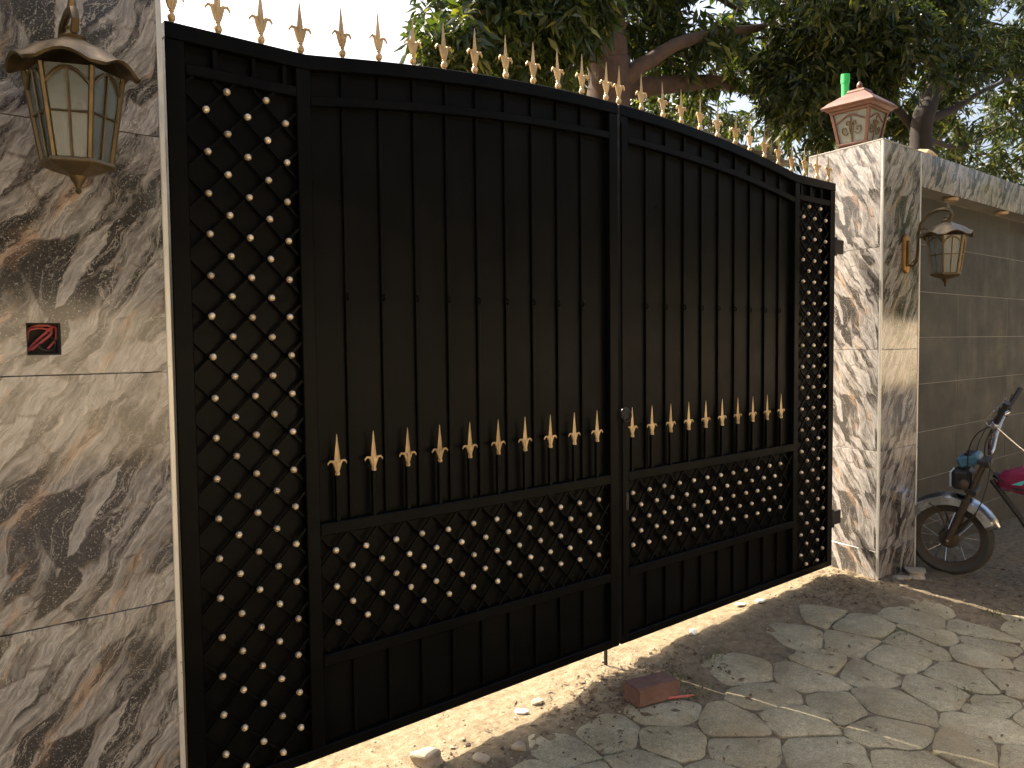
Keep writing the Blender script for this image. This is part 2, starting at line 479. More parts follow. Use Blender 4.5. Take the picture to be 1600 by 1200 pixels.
def ground_z(x, y):
    far = max(abs(x - 3) - 5, abs(y + 1) - 3.5, 0)
    b = base_z(min(max(x, -1), 8), min(max(y, -4), 1.5))
    if far > 0:
        return -0.075 + (b + 0.075) * max(0, 1 - far / 3)
    n = 0.007 * wob(x, y, 9) + 0.005 * wob(x, y, 31) + 0.004 * wob(x + 9, y, 70)
    d = y - pave_edge(x)
    if d < 0:
        return b - 0.009 * min(1, -d / 0.12) + 0.30 * n
    return b + n * 1.3 + 0.012 * max(0, wob(x * 1.3 + 5, y * 1.3, 14)) * min(1, d / 0.1)


def axis(lo, hi, step, far):
    a = list(np.arange(lo, hi + 1e-6, step)); s = step
    up, dn = [hi], [lo]
    while up[-1] < far: s *= 1.35; up.append(up[-1] + s)
    s = step
    while dn[-1] > -far: s *= 1.35; dn.append(dn[-1] - s)
    return np.array(dn[:0:-1] + a + up[1:])


xs = axis(0.8, 6.6, 0.028, 900); ys = axis(-1.9, 0.75, 0.028, 900)
verts = [(x, y, ground_z(x, y)) for y in ys for x in xs]
nx, ny = len(xs), len(ys)
ii = np.arange((nx - 1) * (ny - 1)); r_, c_ = ii // (nx - 1), ii % (nx - 1); a_ = r_ * nx + c_
gme = arrays_mesh('ground', verts, faces4=np.stack([a_, a_ + 1, a_ + nx + 1, a_ + nx], 1), mat='ground')
gme.polygons.foreach_set('use_smooth', [True] * len(gme.polygons))
ground = tag(link('ground', gme), None, None, None, 'structure')
b = MB(); b.box(-60, 160, -9.4, -4.2, -0.2, -0.035); tag(b.build('road', 'asphalt'), None, kind='structure')

# ------------------------------------------------------------------ pavement: one object for each stone
pave = bpy.data.objects.new('pavement', None); C.objects.link(pave); pave['kind'] = 'structure'
pts = []
gy = 0
yy = -0.12
while yy > -2.7:
    x = 0.6 + (gy % 2) * 0.155
    while x < 6.6:
        pts.append((x + random.uniform(-0.10, 0.10), yy + random.uniform(-0.085, 0.085))); x += 0.29
    yy -= 0.25; gy += 1


def voronoi_cell(i):
    px, py = pts[i]
    poly = [(px - 0.6, py - 0.6), (px + 0.6, py - 0.6), (px + 0.6, py + 0.6), (px - 0.6, py + 0.6)]
    for j, (qx, qy) in enumerate(pts):
        if j == i or abs(qx - px) > 1.2 or abs(qy - py) > 1.2: continue
        mx, my, dx, dy = (px + qx) / 2, (py + qy) / 2, qx - px, qy - py
        out = []
        for (ax, ay), (bx, by) in zip(poly, poly[1:] + poly[:1]):
            sa = (ax - mx) * dx + (ay - my) * dy; sb = (bx - mx) * dx + (by - my) * dy
            if sa <= 0: out.append((ax, ay))
            if (sa < 0) != (sb < 0):
                t = sa / (sa - sb); out.append((ax + (bx - ax) * t, ay + (by - ay) * t))
        poly = out
        if len(poly) < 3: return None
    return poly


def round_poly(poly, it=2):
    for _ in range(it):
        out = []
        for (ax, ay), (bx, by) in zip(poly, poly[1:] + poly[:1]):
            k = 0.25 if _ else 0.15
            out += [(ax + (bx - ax) * k, ay + (by - ay) * k), (bx + (ax - bx) * k, by + (ay - by) * k)]
        poly = out
    return poly


for i, (px, py) in enumerate(pts):
    if py > pave_edge(px) - 0.05: continue
    if px > 5.0 and py > -0.95: continue
    if px > 0.0 and random.random() < 0.03 and px > 3.6: continue
    poly = voronoi_cell(i)
    if not poly: continue
    poly = round_poly(poly)
    cx = sum(p[0] for p in poly) / len(poly); cy = sum(p[1] for p in poly) / len(poly)
    tilt = (random.uniform(-0.018, 0.018), random.uniform(-0.018, 0.018)); h = random.uniform(-0.003, 0.006)

    def ring(shrink, dz, wv):
        o = []
        for k, (x, y) in enumerate(poly):
            dx, dy = x - cx, y - cy; L = math.hypot(dx, dy)
            wj = 0.012 * wob(x * 1.7 + 3 + i, y * 1.7, 26)
            f = (L - shrink + wj) / L
            xx, yy_ = cx + dx * f, cy + dy * f
            o.append((xx - cx, yy_ - cy, base_z(xx, yy_) - base_z(cx, cy) + dz + tilt[0] * dx + tilt[1] * dy))
        return o
    n = len(poly)
    vs = ring(0.000, -0.030, 0) + ring(0.002, h - 0.005, 0) + ring(0.012, h + 0.001, 0) + ring(0.10, h + 0.0045, 0) + [(0, 0, h + 0.004)]
    fs = []
    for L in range(3):
        fs += [(L * n + k, L * n + (k + 1) % n, (L + 1) * n + (k + 1) % n, (L + 1) * n + k) for k in range(n)]
    fs += [(3 * n + k, 3 * n + (k + 1) % n, 4 * n) for k in range(n)]
    mb = MB(); mb.add(vs, fs)
    link('paving_stone', mb.mesh('paving_stone', 'paver', smooth=True), pave, (cx, cy, base_z(cx, cy)))

# ------------------------------------------------------------------ gate
GC = 2.912


def top_z(x):
    d = min(abs(x - GC), 1.6)
    return 2.728 - 0.126 * (d / 1.6) ** 2


def curve_pts(x0, x1, dz, n=22):
    return [(x0 + (x1 - x0) * k / n, top_z(x0 + (x1 - x0) * k / n) + dz) for k in range(n + 1)]


def spear_mesh(name, H, ball):
    """cast spear point: diamond section blade, two curled side leaves, stem (with a bulb when it tops the gate)"""
    mb = MB()
    zl = 0.46 * H if ball else 0.30 * H            # where the leaves spring
    wv = 0.060 * H if ball else 0.078 * H
    # blade
    lv = [(zl - 0.02 * H, wv * 0.75), (zl + 0.06 * H, wv), (zl + 0.30 * (H - zl), wv * 0.80), (H - 0.004, wv * 0.13), (H, wv * 0.02)]
    vs = []
    for z, r in lv:
        vs += [(r, 0, z), (0, -r * 0.62, z), (-r, 0, z), (0, r * 0.62, z)]
    fs = [(4 * i + k, 4 * i + (k + 1) % 4, 4 * i + 4 + (k + 1) % 4, 4 * i + 4 + k) for i in range(4) for k in range(4)] + [(3, 2, 1, 0), (16, 17, 18, 19)]
    mb.add(vs, fs)
    # leaves
    hw = 0.20 * H if ball else 0.245 * H
    for s in (-1, 1):
        pth = [(0.022 * H * s, 0, zl - 0.20 * H), (0.05 * H * s, 0, zl - 0.08 * H), (0.45 * hw * s, 0, zl + 0.035 * H), (0.80 * hw * s, 0, zl + 0.045 * H),
               (hw * s, 0, zl - 0.005 * H), (hw * 1.02 * s, 0, zl - 0.045 * H)]
        mb.tube(pth, [0.035 * H, 0.045 * H, 0.038 * H, 0.030 * H, 0.022 * H, 0.008 * H], 6)
    if ball:
        mb.lathe([(0.050 * H, 0.0), (0.050 * H, 0.03 * H), (0.036 * H, 0.05 * H), (0.060 * H, 0.085 * H), (0.072 * H, 0.125 * H), (0.058 * H, 0.17 * H),
                  (0.036 * H, 0.20 * H), (0.050 * H, 0.225 * H), (0.036 * H, 0.25 * H), (0.040 * H, 0.33 * H), (0.052 * H, 0.40 * H), (0.045 * H, 0.47 * H)], 8)
    else:
        mb.lathe([(0.062 * H, 0.0), (0.066 * H, 0.06 * H), (0.052 * H, 0.075 * H), (0.060 * H, 0.18 * H), (0.075 * H, 0.26 * H), (0.05 * H, 0.34 * H)], 6)
    return mb.mesh(name, 'gold', smooth=True)


FIN = spear_mesh('spear_finial', 0.192, True)
SPR = spear_mesh('spear_head', 0.150, False)
mb = MB(); mb.lathe([(0.002, -0.0122), (0.0077, -0.0095), (0.0116, -0.0036), (0.0116, 0.0036), (0.0077, 0.0095), (0.002, 0.0122)], 9)
STUD = mb.mesh('stud', 'stud', smooth=True)
mb = MB(); mb.tube([(0, 0, 0.012), (0, -0.008, 0.006), (0, -0.009, -0.006), (0, 0, -0.012)], 0.0035, 6)
TAB = mb.mesh('weld_tab', 'black', smooth=True)

# front faces of the frame lie at y = 0, the sheet behind the bars at y = 0.034


def lattice(rt, x0, x1, z0, z1, bx, bz, dx, dz):
    """two sets of flat diagonal bars through (bx,bz) in steps of dx,dz, cut to the panel"""
    for s, (ya, yb) in ((1, (0.008, 0.016)), (-1, (0.0165, 0.0245))):
        mslope = s * dz / dx
        cs = []
        c0 = bz - mslope * bx
        k = -60
        while k < 60:
            c = c0 + k * 2 * dz; k += 1
            pts_ = []
            for X in (x0, x1):
                Z = mslope * X + c
                if z0 <= Z <= z1: pts_.append((X, Z))
            for Z in (z0, z1):
                X = (Z - c) / mslope
                if x0 < X < x1: pts_.append((X, Z))
            if len(pts_) < 2: continue
            (ax, az), (ex, ez) = sorted(pts_)[0], sorted(pts_)[-1]
            if math.hypot(ex - ax, ez - az) < 0.02: continue
            mbb = MB(); d = V3((ex - ax, 0, ez - az)).normalized(); nrm = V3((-d.z, 0, d.x))
            mbb.obar((ax, (ya + yb) / 2, az), (ex, (ya + yb) / 2, ez), nrm * 0.0044, (0, (yb - ya) / 2, 0))
            mbb.build('lattice_bar', 'black', rt)


def gate_leaf(side, label):
    left = side < 0
    mx = (lambda x: x) if left else (lambda x: 2 * GC - x)
    rt = root('gate_leaf', (mx(1.87), 0.02, 0.105), label, 'gate leaf', 'leaves of the double gate')

    def bx(name, x0, x1, y0, y1, z0, z1, mat='black', bev=0.003, parent=None):
        a, c = sorted((mx(x0), mx(x1))); q = MB(); q.box(a, c, y0, y1, z0, z1)
        return q.build(name, mat, parent or rt, bev)
    xo, xi, xc = 0.832, 1.318, 2.9045
    # stiles
    a = 2.602
    bx('stile', xo, xo + 0.060, 0.0, 0.05, 0.105, a - 0.0505)
    bx('stile', xi - 0.052, xi, 0.0, 0.05, 0.1455, a - 0.0505)
    q = MB(); x0, x1 = sorted((mx(xc - 0.058), mx(xc)))
    q.strip([(x0, top_z(x0) - 0.0505), (x1, top_z(x1) - 0.0505)], [(x0, 0.105), (x1, 0.105)], 0.0, 0.05); q.build('stile', 'black', rt, 0.003)
    # closing strip down the meeting edge
    if not left:
        bx('closing_strip', xc - 0.028, xc - 0.006, -0.006, -0.0005, 0.16, 2.64, bev=0.001)
    # curved top rail and second rail
    for (za, zb, ya, yb, x0, x1, nm) in ((0.0, -0.05, -0.002, 0.052, xo, xc, 'top_rail'), (-0.140, -0.172, 0.001, 0.049, xi + 0.0005, xc - 0.0585, 'curved_rail')):
        A, B = sorted((mx(x0), mx(x1)))
        q = MB(); q.strip(curve_pts(A, B, za), curve_pts(A, B, zb), ya, yb); q.build(nm, 'black', rt, 0.002)
    bx('cross_rail', xo + 0.0605, xi - 0.0525, 0.001, 0.049, a - 0.150, a - 0.115)
    # horizontal rails
    for z0, z1, yf in ((0.913, 0.957, -0.002), (0.434, 0.477, -0.002)):
        bx('cross_rail', xi + 0.0005, xc - 0.0585, yf, 0.05, z0, z1)
    bx('bottom_rail', xo + 0.0605, xc - 0.0585, -0.001, 0.051, 0.105, 0.145)
    # sheets
    A, B = sorted((mx(xo + 0.03), mx(xc - 0.03)))
    q = MB(); n = 20
    q.strip(curve_pts(A, B, -0.02), [(A + (B - A) * k / 22, 0.12) for k in range(23)], 0.034, 0.0365); q.build('sheet_panel', 'black', rt)
    # upright bars
    bars = [1.456 + 0.1533 * k for k in range(9)]
    for X in bars:
        bx('upright_bar', X - 0.007, X + 0.007, 0.022, 0.0335, 0.9575, top_z(X) - 0.1725, bev=0.002)
        bx('upright_bar', X - 0.007, X + 0.007, 0.022, 0.0335, top_z(X) - 0.1395, top_z(X) - 0.0505, bev=0.002)
        bx('upright_bar', X - 0.008, X + 0.008, 0.020, 0.0335, 0.1455, 0.4335, bev=0.002)
        link('weld_tab', TAB, rt, (mx(X), 0.022, 1.775))
    for X in (0.99, 1.12, 1.228):
        bx('upright_bar', X - 0.008, X + 0.008, 0.010, 0.0335, a - 0.1145, a - 0.0505, bev=0.002)
    # spear row above the middle rail
    for k in range(10):
        X = (1.392 if left else 1.446) + 0.1518 * k if left else 1.455 + 0.1510 * k
        X = min(X, 2.82)
        s_ = bx('spear_shaft', X - 0.008, X + 0.008, 0.002, 0.018, 0.9575, 1.130, bev=0.0015)
        link('spear_head', SPR, rt, (mx(X), 0.006, 1.126))
    # finials along the top
    fx = [0.862, 1.009, 1.153, 1.296, 1.458, 1.610, 1.761, 1.911, 2.064, 2.231, 2.387, 2.538, 2.688, 2.850] if left else \
        [4.945, 4.800, 4.652, 4.502, 4.350, 4.203, 4.052, 3.905, 3.740, 3.583, 3.424, 3.276, 3.107, 2.940]
    for X in fx:
        o = link('spear_finial', FIN, rt, (X, 0.025, top_z(X) - 0.001))
        o.rotation_euler = (random.uniform(-0.03, 0.03), random.uniform(-0.025, 0.025), random.uniform(-0.12, 0.12))
    # studded side lattice
    col = [0.951, 1.0185, 1.086, 1.153, 1.2195]
    xa, xb = sorted((mx(xo + 0.0605), mx(xi - 0.0525)))
    off = 0 if left else -0.012
    lattice(rt, xa, xb, 0.1455, a - 0.1505, mx(col[0]) + off, 2.352, 0.0672, 0.06585)
    for c, X in enumerate(col):
        for k in range(17 + c % 2):
            z = (2.352 if c % 2 == 0 else 2.4178) - 0.1317 * k
            o = link('stud', STUD, rt, (mx(X) + off + random.uniform(-0.002, 0.002), -0.004, z + random.uniform(-0.002, 0.002)))
            o.rotation_euler = (random.uniform(0, 3), random.uniform(0, 3), 0)
    # studded lower lattice
    xa, xb = sorted((mx(xi + 0.0005), mx(xc - 0.0585)))
    sx, st = (1.376, 0.1253) if left else (3.002, 0.1225)
    lattice(rt, xa, xb, 0.4775, 0.9125, sx, 0.853, st / 2, 0.0664)
    for rr in range(5):
        for k in range(12 - rr % 2):
            o = link('stud', STUD, rt, (sx + st * (k + 0.5 * (rr % 2)) + random.uniform(-0.003, 0.003), -0.004, 0.853 - 0.0664 * rr + random.uniform(-0.003, 0.003)))
            o.rotation_euler = (random.uniform(0, 3), random.uniform(0, 3), 0)
    # hinges
    for z in (2.20, 0.415):
        q = MB(); X = mx(xo); s = -1 if left else 1
        q.lathe([(0.016, -0.06), (0.016, 0.06)], 10, (X + s * 0.019, 0.012, z))
        a0, a1 = sorted((X + s * 0.03, X + s * 0.1195))
        q.box(a0, a1, 0.002, 0.026, z - 0.045, z + 0.045)
        q.build('hinge', 'dark', rt, 0.002, True)
    if not left:
        q = MB()
        X = GC + 0.030
        q.lathe([(0.030, -0.012), (0.030, 0.0)], 16, (X, -0.001, 1.25), ax=(V3((1, 0, 0)), V3((0, 0, 1)), V3((0, 1, 0))))
        q.build('lock_plate', 'dark', rt, 0.002, True)
        q = MB(); q.tube([(X + 0.027 * math.cos(t), -0.022 - 0.004 * math.sin(t), 1.236 + 0.027 * math.sin(t)) for t in np.linspace(0, 6.283, 20)], 0.0045, 6)
        q.build('pull_ring', 'dark', rt, 0, True)
        bx('lock_case', xc - 0.050, xc - 0.030, -0.008, -0.0005, 0.77, 0.86, 'dark')
    else:
        bx('drop_bolt', xc - 0.045, xc - 0.030, 0.0515, 0.066, 0.0, 0.55, 'dark', 0.002)
    return rt


gate_leaf(-1, 'left black steel gate leaf with gold spears and pale studs, beside the near marble pillar')
gate_leaf(1, 'right black steel gate leaf with gold spears, hinged to the sunlit marble pillar')

# ------------------------------------------------------------------ pillars and walls
JZ = [-0.15, 0.22, 0.872, 1.528, 2.180, 2.850]


def pillar(x0, x1, label, holed, splay=0.0):
    rt = root('gate_pillar', ((x0 + x1) / 2, 0.03, -0.1), label, 'pillar', 'marble gate pillars')
    q = MB(); q.box(x0 + 0.02 + splay * 0.56, x1 - 0.02, -0.19, 0.30, -0.2, 2.846); q.build('core', 'render', rt)
    q = MB()
    q.add([(x, y, z) for z in (2.8505, 2.862) for x, y in ((x0 + .001, -.249), (x1 - .001, -.249), (x1 - .001, .319), (x0 + .001 + splay * .56, .319))], [(3, 2, 1, 0), (4, 5, 6, 7)] + [(k, (k + 1) % 4, 4 + (k + 1) % 4, 4 + k) for k in range(4)])
    q.build('cap_bed', 'render', rt, 0.003)
    g = 0.0012
    for za, zb in zip(JZ, JZ[1:]):
        # front tile (toward -y): local origin at its lower left corner
        q = MB(); W, H = x1 - x0 - 0.014, zb - za - 2 * g
        if holed and za < 1.6 < zb:
            hx0, hx1, hz0, hz1 = 0.388 - x0 - 0.007, 0.466 - x0 - 0.007, 1.580 - za - g, 1.663 - za - g
            X = [0, hx0, hx1, W]; Z = [0, hz0, hz1, H]
            for a in range(3):
                for b_ in range(3):
                    if (a, b_) == (1, 1): continue
                    q.box(X[a], X[a + 1], 0, 0.012, Z[b_], Z[b_ + 1])
            bm_ = q.mesh('marble_tile', 'marble')
            bb = bmesh.new(); bb.from_mesh(bm_); bmesh.ops.remove_doubles(bb, verts=bb.verts, dist=1e-5)
            dup = {}
            for f in bb.faces: dup.setdefault(tuple(round(v, 4) for v in f.calc_center_median()), []).append(f)
            bmesh.ops.delete(bb, geom=[f for fl in dup.values() if len(fl) > 1 for f in fl], context='FACES')
            bb.to_mesh(bm_); bb.free()
            o = link('marble_tile', bm_, rt, (x0 + 0.007, -0.25, za + g))
        else:
            q.box(0, W, 0, 0.012, 0, H); o = link('marble_tile', q.mesh('marble_tile', 'marble', 0.0012), rt, (x0 + 0.007, -0.25, za + g))
        for X, sp_ in ((x0, splay), (x1 - 0.012, 0.0)):
            q = MB(); q.box(0, 0.012, 0, 0.552, 0, H)
            q.v = [(x + sp_ * y, y, z) for x, y, z in q.v]
            link('marble_tile', q.mesh('marble_tile', 'marble', 0.0012), rt, (X, -0.236, za + g))
    for X, s in ((x0, 1), (x1, -1)):
        q = MB(); e = 0.0025
        q.prism([(X - s * e, -0.15), (X + s * 0.0125, -0.15), (X + s * 0.0125, 2.849), (X - s * e, 2.849)], -0.2535, -0.2372)
        q.build('corner_trim', 'trim', rt, 0.002)
    return rt


pl = pillar(0.150, 0.742, 'near marble clad pillar filling the left edge of the picture', True)
pr = pillar(5.110, 5.672, 'sunlit marble clad pillar with a copper lantern on top, right of the gate', False, 0.20)
# open electrical box in the near pillar
rt = root('electrical_box', (0.427, -0.22, 1.58), 'open electrical box with loose red wires set in the near marble pillar', 'electrical box')
q = MB()
x0, x1, z0, z1 = 0.3895, 0.4645, 1.5815, 1.6615
q.box(x0, x1, -0.196, -0.192, z0, z1)
for a in ((x0, x0 + 0.002, z0, z1), (x1 - 0.002, x1, z0, z1), (x0 + 0.002, x1 - 0.002, z0, z0 + 0.002), (x0 + 0.002, x1 - 0.002, z1 - 0.002, z1)):
    q.box(a[0], a[1], -0.246, -0.196, a[2], a[3])
q.build('back_box', 'soot', rt)
for dz, r_, mt, pth in ((0, 0.0034, 'redwire', [(0.392, 1.602), (0.402, 1.648), (0.430, 1.657), (0.452, 1.652), (0.448, 1.632), (0.425, 1.612), (0.404, 1.594)]),
                        (-0.004, 0.0034, 'redwire', [(0.393, 1.590), (0.410, 1.610), (0.436, 1.637), (0.458, 1.654), (0.461, 1.622), (0.440, 1.596)]),
                        (-0.008, 0.0030, 'redwire', [(0.398, 1.645), (0.425, 1.650), (0.450, 1.640), (0.430, 1.618), (0.398, 1.592)]),
                        (-0.010, 0.0022, 'greywire', [(0.440, 1.640), (0.460, 1.610), (0.445, 1.592), (0.420, 1.600), (0.430, 1.625)])):
    P = [V3((x, -0.215 + dz + 0.006 * math.sin(i * 1.9), z)) for i, (x, z) in enumerate(pth)]
    PP = []
    for i in range(len(P) - 1):
        p0, p1, p2, p3 = P[max(i - 1, 0)], P[i], P[i + 1], P[min(i + 2, len(P) - 1)]
        for t in (0, 0.25, 0.5, 0.75):
            PP.append(0.5 * ((2 * p1) + (p2 - p0) * t + (2 * p0 - 5 * p1 + 4 * p2 - p3) * t * t + (3 * p1 - p0 - 3 * p2 + p3) * t ** 3))
    q = MB(); q.tube(PP + [P[-1]], r_, 6); q.build('wire', mt, rt, 0, True)


def boundary(x0, x1, label, joints):
    rt = root('boundary_wall', ((x0 + x1) / 2, 0.1, -0.15), label, 'wall')
    q = MB(); q.box(x0, x1, -0.066, 0.16, -0.3, 2.629); q.build('core', 'render', rt)
    q = MB(); q.box(x0, x1, -0.236, 0.16, 2.6305, 2.858); q.build('lintel', 'render', rt, 0.003)
    # marble fascia
    n = int(round((x1 - x0) / 0.65)); wd = (x1 - x0) / n
    for k in range(n):
        q = MB(); q.box(0, wd - 0.002, 0, 0.0135, 0, 0.236); link('fascia_tile', q.mesh('fascia_tile', 'marble', 0.001), rt, (x0 + k * wd + 0.001, -0.25, 2.624))
    # dark tiles
    zs = [-0.16, 0.19, 0.547, 0.903, 1.261, 1.606, 1.940, 2.285, 2.629]
    xj = [x0] + [x for x in joints if x0 < x < x1] + [x1]
    for za, zb in zip(zs, zs[1:]):
        for xa, xb in zip(xj, xj[1:]):
            q = MB(); q.box(0, xb - xa - 0.005, 0, 0.012, 0, zb - za - 0.005)
            o = link('wall_tile', q.mesh('wall_tile', 'darktile', 0.001), rt, (xa + 0.0025, -0.0785 + random.uniform(-0.0008, 0.0008), za + 0.0025))
    q = MB(); q.box(x0, x1, -0.0772, -0.0665, -0.2, 2.6295); q.build('grout', 'grout' if 'grout' in M else 'render', rt)
    return rt


M['grout'] = simple('pale_grout', (0.22, 0.205, 0.17), 0.9, 0, 0.2, 20)
J = [6.81 + 1.085 * k - 1.085 for k in range(-9, 9)]
bw = boundary(5.674, 14.0, 'dark tiled boundary wall with marble fascia behind the motorcycle', J)
boundary(-8.0, 0.148, 'dark tiled boundary wall running left from the near pillar, out of view', J)
for i, X in enumerate((6.33, 7.36, 8.4, 9.5, 10.6)):
    q = MB(); q.lathe([(0.045, -0.020), (0.052, -0.012), (0.052, 0.0)], 14, (X, -0.19, 2.6235))
    nm = ['nearest the wall lantern', 'second from the wall lantern', 'third along', 'fourth along', 'last, farthest along'][i]
    tag(q.build('downlight', 'tanstone', None, 0, True), 'small round downlight under the marble fascia, ' + nm, 'downlight', 'downlights under the fascia')

# wall across the street: what the polished marble and the black paint mirror
rt = root('boundary_wall', (8, -11.5, -0.05), 'plain cream wall across the street, seen only in the polished marble', 'wall')
q = MB(); q.box(-26, 110, -11.7, -11.5, -0.1, 2.25); q.build('wall_panel', 'cream', rt, 0.01)
for k in range(-9, 39):
    q = MB(); q.box(k * 2.8 - 0.15, k * 2.8 + 0.15, -11.497, -11.44, -0.1, 2.32); q.build('pier', 'cream', rt, 0.01)
q = MB(); q.box(-26, 110, -11.74, -11.42, 2.3205, 2.38); q.build('coping', 'render', rt, 0.01)


# ------------------------------------------------------------------ lanterns
def spiral(cx, cz, r0_, r1_, a0, a1, n=18):
    return [(cx + (r0_ + (r1_ - r0_) * k / n) * math.cos(a0 + (a1 - a0) * k / n), cz + (r0_ + (r1_ - r0_) * k / n) * math.sin(a0 + (a1 - a0) * k / n)) for k in range(n + 1)]


def wall_lantern(loc, label, plate_dx, rot):
    """six sided carriage lantern hung from a scrolled arm on a back plate; local origin under the lantern, wall at +y"""
    rt = root('wall_lantern', loc, label, 'lantern', 'carriage lanterns on the pillars', world=False)
    YW = 0.258                                           # wall face in local y
    q = MB(); q.prism([(-0.038 + plate_dx, 0.08), (plate_dx, 0.06), (0.038 + plate_dx, 0.08), (0.038 + plate_dx, 0.295), (plate_dx, 0.322), (-0.038 + plate_dx, 0.295)], YW - 0.022, YW)
    pl_ = q.build('back_plate', 'goldplate', rt, 0.004)
    q = MB(); q.prism([(-0.020 + plate_dx, 0.105), (0.020 + plate_dx, 0.105), (0.020 + plate_dx, 0.275), (-0.020 + plate_dx, 0.275)], YW - 0.036, YW - 0.0225)
    q.build('raised_panel', 'bronze', pl_, 0.004)
    P = [(plate_dx, YW - 0.02, 0.12), (plate_dx, YW - 0.055, 0.105), (plate_dx, YW - 0.075, 0.13), (plate_dx, YW - 0.085, 0.20), (plate_dx * .9, YW - 0.085, 0.30), (plate_dx * .7, YW - 0.10, 0.375),
         (plate_dx * .5, YW - 0.15, 0.435), (plate_dx * .3, YW - 0.20, 0.450), (0, 0.02, 0.452), (0, -0.022, 0.440), (0, -0.035, 0.412), (0, -0.022, 0.388), (0, 0.002, 0.385), (0, 0.010, 0.402)]
    q = MB(); q.tube(P, [0.008, 0.009, 0.010, 0.010, 0.010, 0.010, 0.010, 0.010, 0.011, 0.011, 0.010, 0.010, 0.008, 0.005], 8); q.build('arm', 'bronze', rt, 0, True)
    q = MB(); q.tube([(plate_dx * .8, YW - 0.085 - x, 0.285 + z) for x, z in spiral(0.035, 0.02, 0.045, 0.008, math.pi, -math.pi * 1.6, 22)], 0.006, 6); q.build('scroll', 'bronze', rt, 0, True)
    q = MB(); q.tube([(0, 0.0, 0.452), (0, -0.008, 0.470), (0, -0.002, 0.490)], [0.012, 0.009, 0.003], 6); q.build('arm_finial', 'bronze', rt, 0, True)
    # body
    zb, zt, rb, rt_ = 0.045, 0.275, 0.083, 0.118
    ang = [rot + math.radians(60 * k) for k in range(6)]
    P0 = [V3((rb * math.cos(a), rb * math.sin(a), zb)) for a in ang]; P1 = [V3((rt_ * math.cos(a), rt_ * math.sin(a), zt)) for a in ang]
    for k in range(6):
        q = MB(); q.tube([P0[k], P1[k]], 0.0075, 6); q.build('corner_bar', 'bronze', rt, 0, True)
        a0, a1, b0, b1 = P0[k], P0[(k + 1) % 6], P1[k], P1[(k + 1) % 6]
        nrm = (a1 - a0).cross(b0 - a0).normalized()
        q = MB(); i_ = 0.002
        q.add([a0 - nrm * i_, a1 - nrm * i_, b1 - nrm * i_, b0 - nrm * i_, a0 - nrm * (i_ + .003), a1 - nrm * (i_ + .003), b1 - nrm * (i_ + .003), b0 - nrm * (i_ + .003)],
              [(0, 1, 2, 3), (7, 6, 5, 4), (0, 4, 5, 1), (1, 5, 6, 2), (2, 6, 7, 3), (3, 7, 4, 0)])
        pn = q.build('pane', 'pane', rt)
        q = MB()
        lerp = lambda s, t: (a0.lerp(a1, s)).lerp(b0.lerp(b1, s), t) + nrm * 0.0015
        q.tube([lerp(0.5, 0), lerp(0.5, 0.97)], 0.0035, 5); q.tube([lerp(0.03, 0.50), lerp(0.97, 0.50)], 0.0035, 5)
        q.tube([lerp(0.04 + 0.92 * t, 0.80 + 0.17 * math.sin(math.pi * t)) for t in np.linspace(0, 1, 9)], 0.005, 5)
        q.build('glazing_bar', 'bronze', pn, 0, True)
    q = MB(); q.lathe([(0.012, 0.050), (0.014, 0.10), (0.016, 0.105), (0.028, 0.15), (0.030, 0.175), (0.018, 0.205), (0.003, 0.212)], 12); q.build('bulb', 'lamp', rt, 0, True)
    q = MB(); q.lathe([(0.020, 0.008), (0.055, 0.018), (0.092, 0.032), (0.096, 0.040), (0.090, 0.047)], 6, rot=rot); q.build('base_tray', 'bronze', rt, 0.003)
    q = MB(); q.lathe([(0.003, -0.038), (0.009, -0.030), (0.006, -0.022), (0.013, -0.008), (0.020, 0.002), (0.022, 0.009)], 10); q.build('drop_finial', 'bronze', rt, 0, True)
    # scalloped roof
    seg = 48; rings = [(1.0, 0.0), (0.97, 0.012), (0.84, 0.030), (0.66, 0.062), (0.42, 0.088), (0.24, 0.100), (0.16, 0.114)]
    vs = []
    for ri, (kr, dz) in enumerate(rings):
        for s in range(seg):
            a = rot + 2 * math.pi * s / seg
            ph = abs(((s % 8) / 8.0) - 0.0); arch = math.sin(math.pi * (s % 8) / 8.0)       # 0 at corners, 1 over a face
            fall = max(0, 1 - ri / 4.0)
            R = 0.150 * kr * (1 + 0.10 * (1 - arch) * fall ** 2)
            vs.append((R * math.cos(a), R * math.sin(a), 0.262 + dz + 0.040 * arch * fall + (0.014 * (1 - arch) ** 6 if ri == 0 else 0)))
    n0 = len(vs)
    vs += [(x * 0.965, y * 0.965, z - 0.006) for x, y, z in vs]
    fs = []
    for r_i in range(len(rings) - 1):
        for s in range(seg):
            a, b_ = r_i * seg + s, r_i * seg + (s + 1) % seg
            fs.append((a, b_, b_ + seg, a + seg)); fs.append((n0 + a + seg, n0 + b_ + seg, n0 + b_, n0 + a))
    for s in range(seg): fs.append((s, n0 + s, n0 + (s + 1) % seg, (s + 1) % seg))
    q = MB(); q.add(vs, fs); q.build('roof', 'bronze', rt, 0, True)
    q = MB(); q.lathe([(0.030, 0.368), (0.034, 0.374), (0.018, 0.382), (0.013, 0.392), (0.017, 0.40), (0.010, 0.406)], 12); q.build('neck', 'bronze', rt, 0, True)
    return rt


wall_lantern((5.43, -0.51, 1.965), 'bronze carriage lantern on a scrolled arm, hung on the far marble pillar', 0.0, math.radians(12))
ll = wall_lantern((0.470, -0.479, 1.995), 'bronze carriage lantern with arched panes on the near marble pillar', 0.0, math.radians(-22))
ll.scale = (0.88, 0.88, 0.88)

# copper lantern on the pillar
rt = root('pillar_lantern', (5.39, 0.045, 2.8625), 'square copper coloured lantern standing on top of the right pillar', 'lantern', world=False)


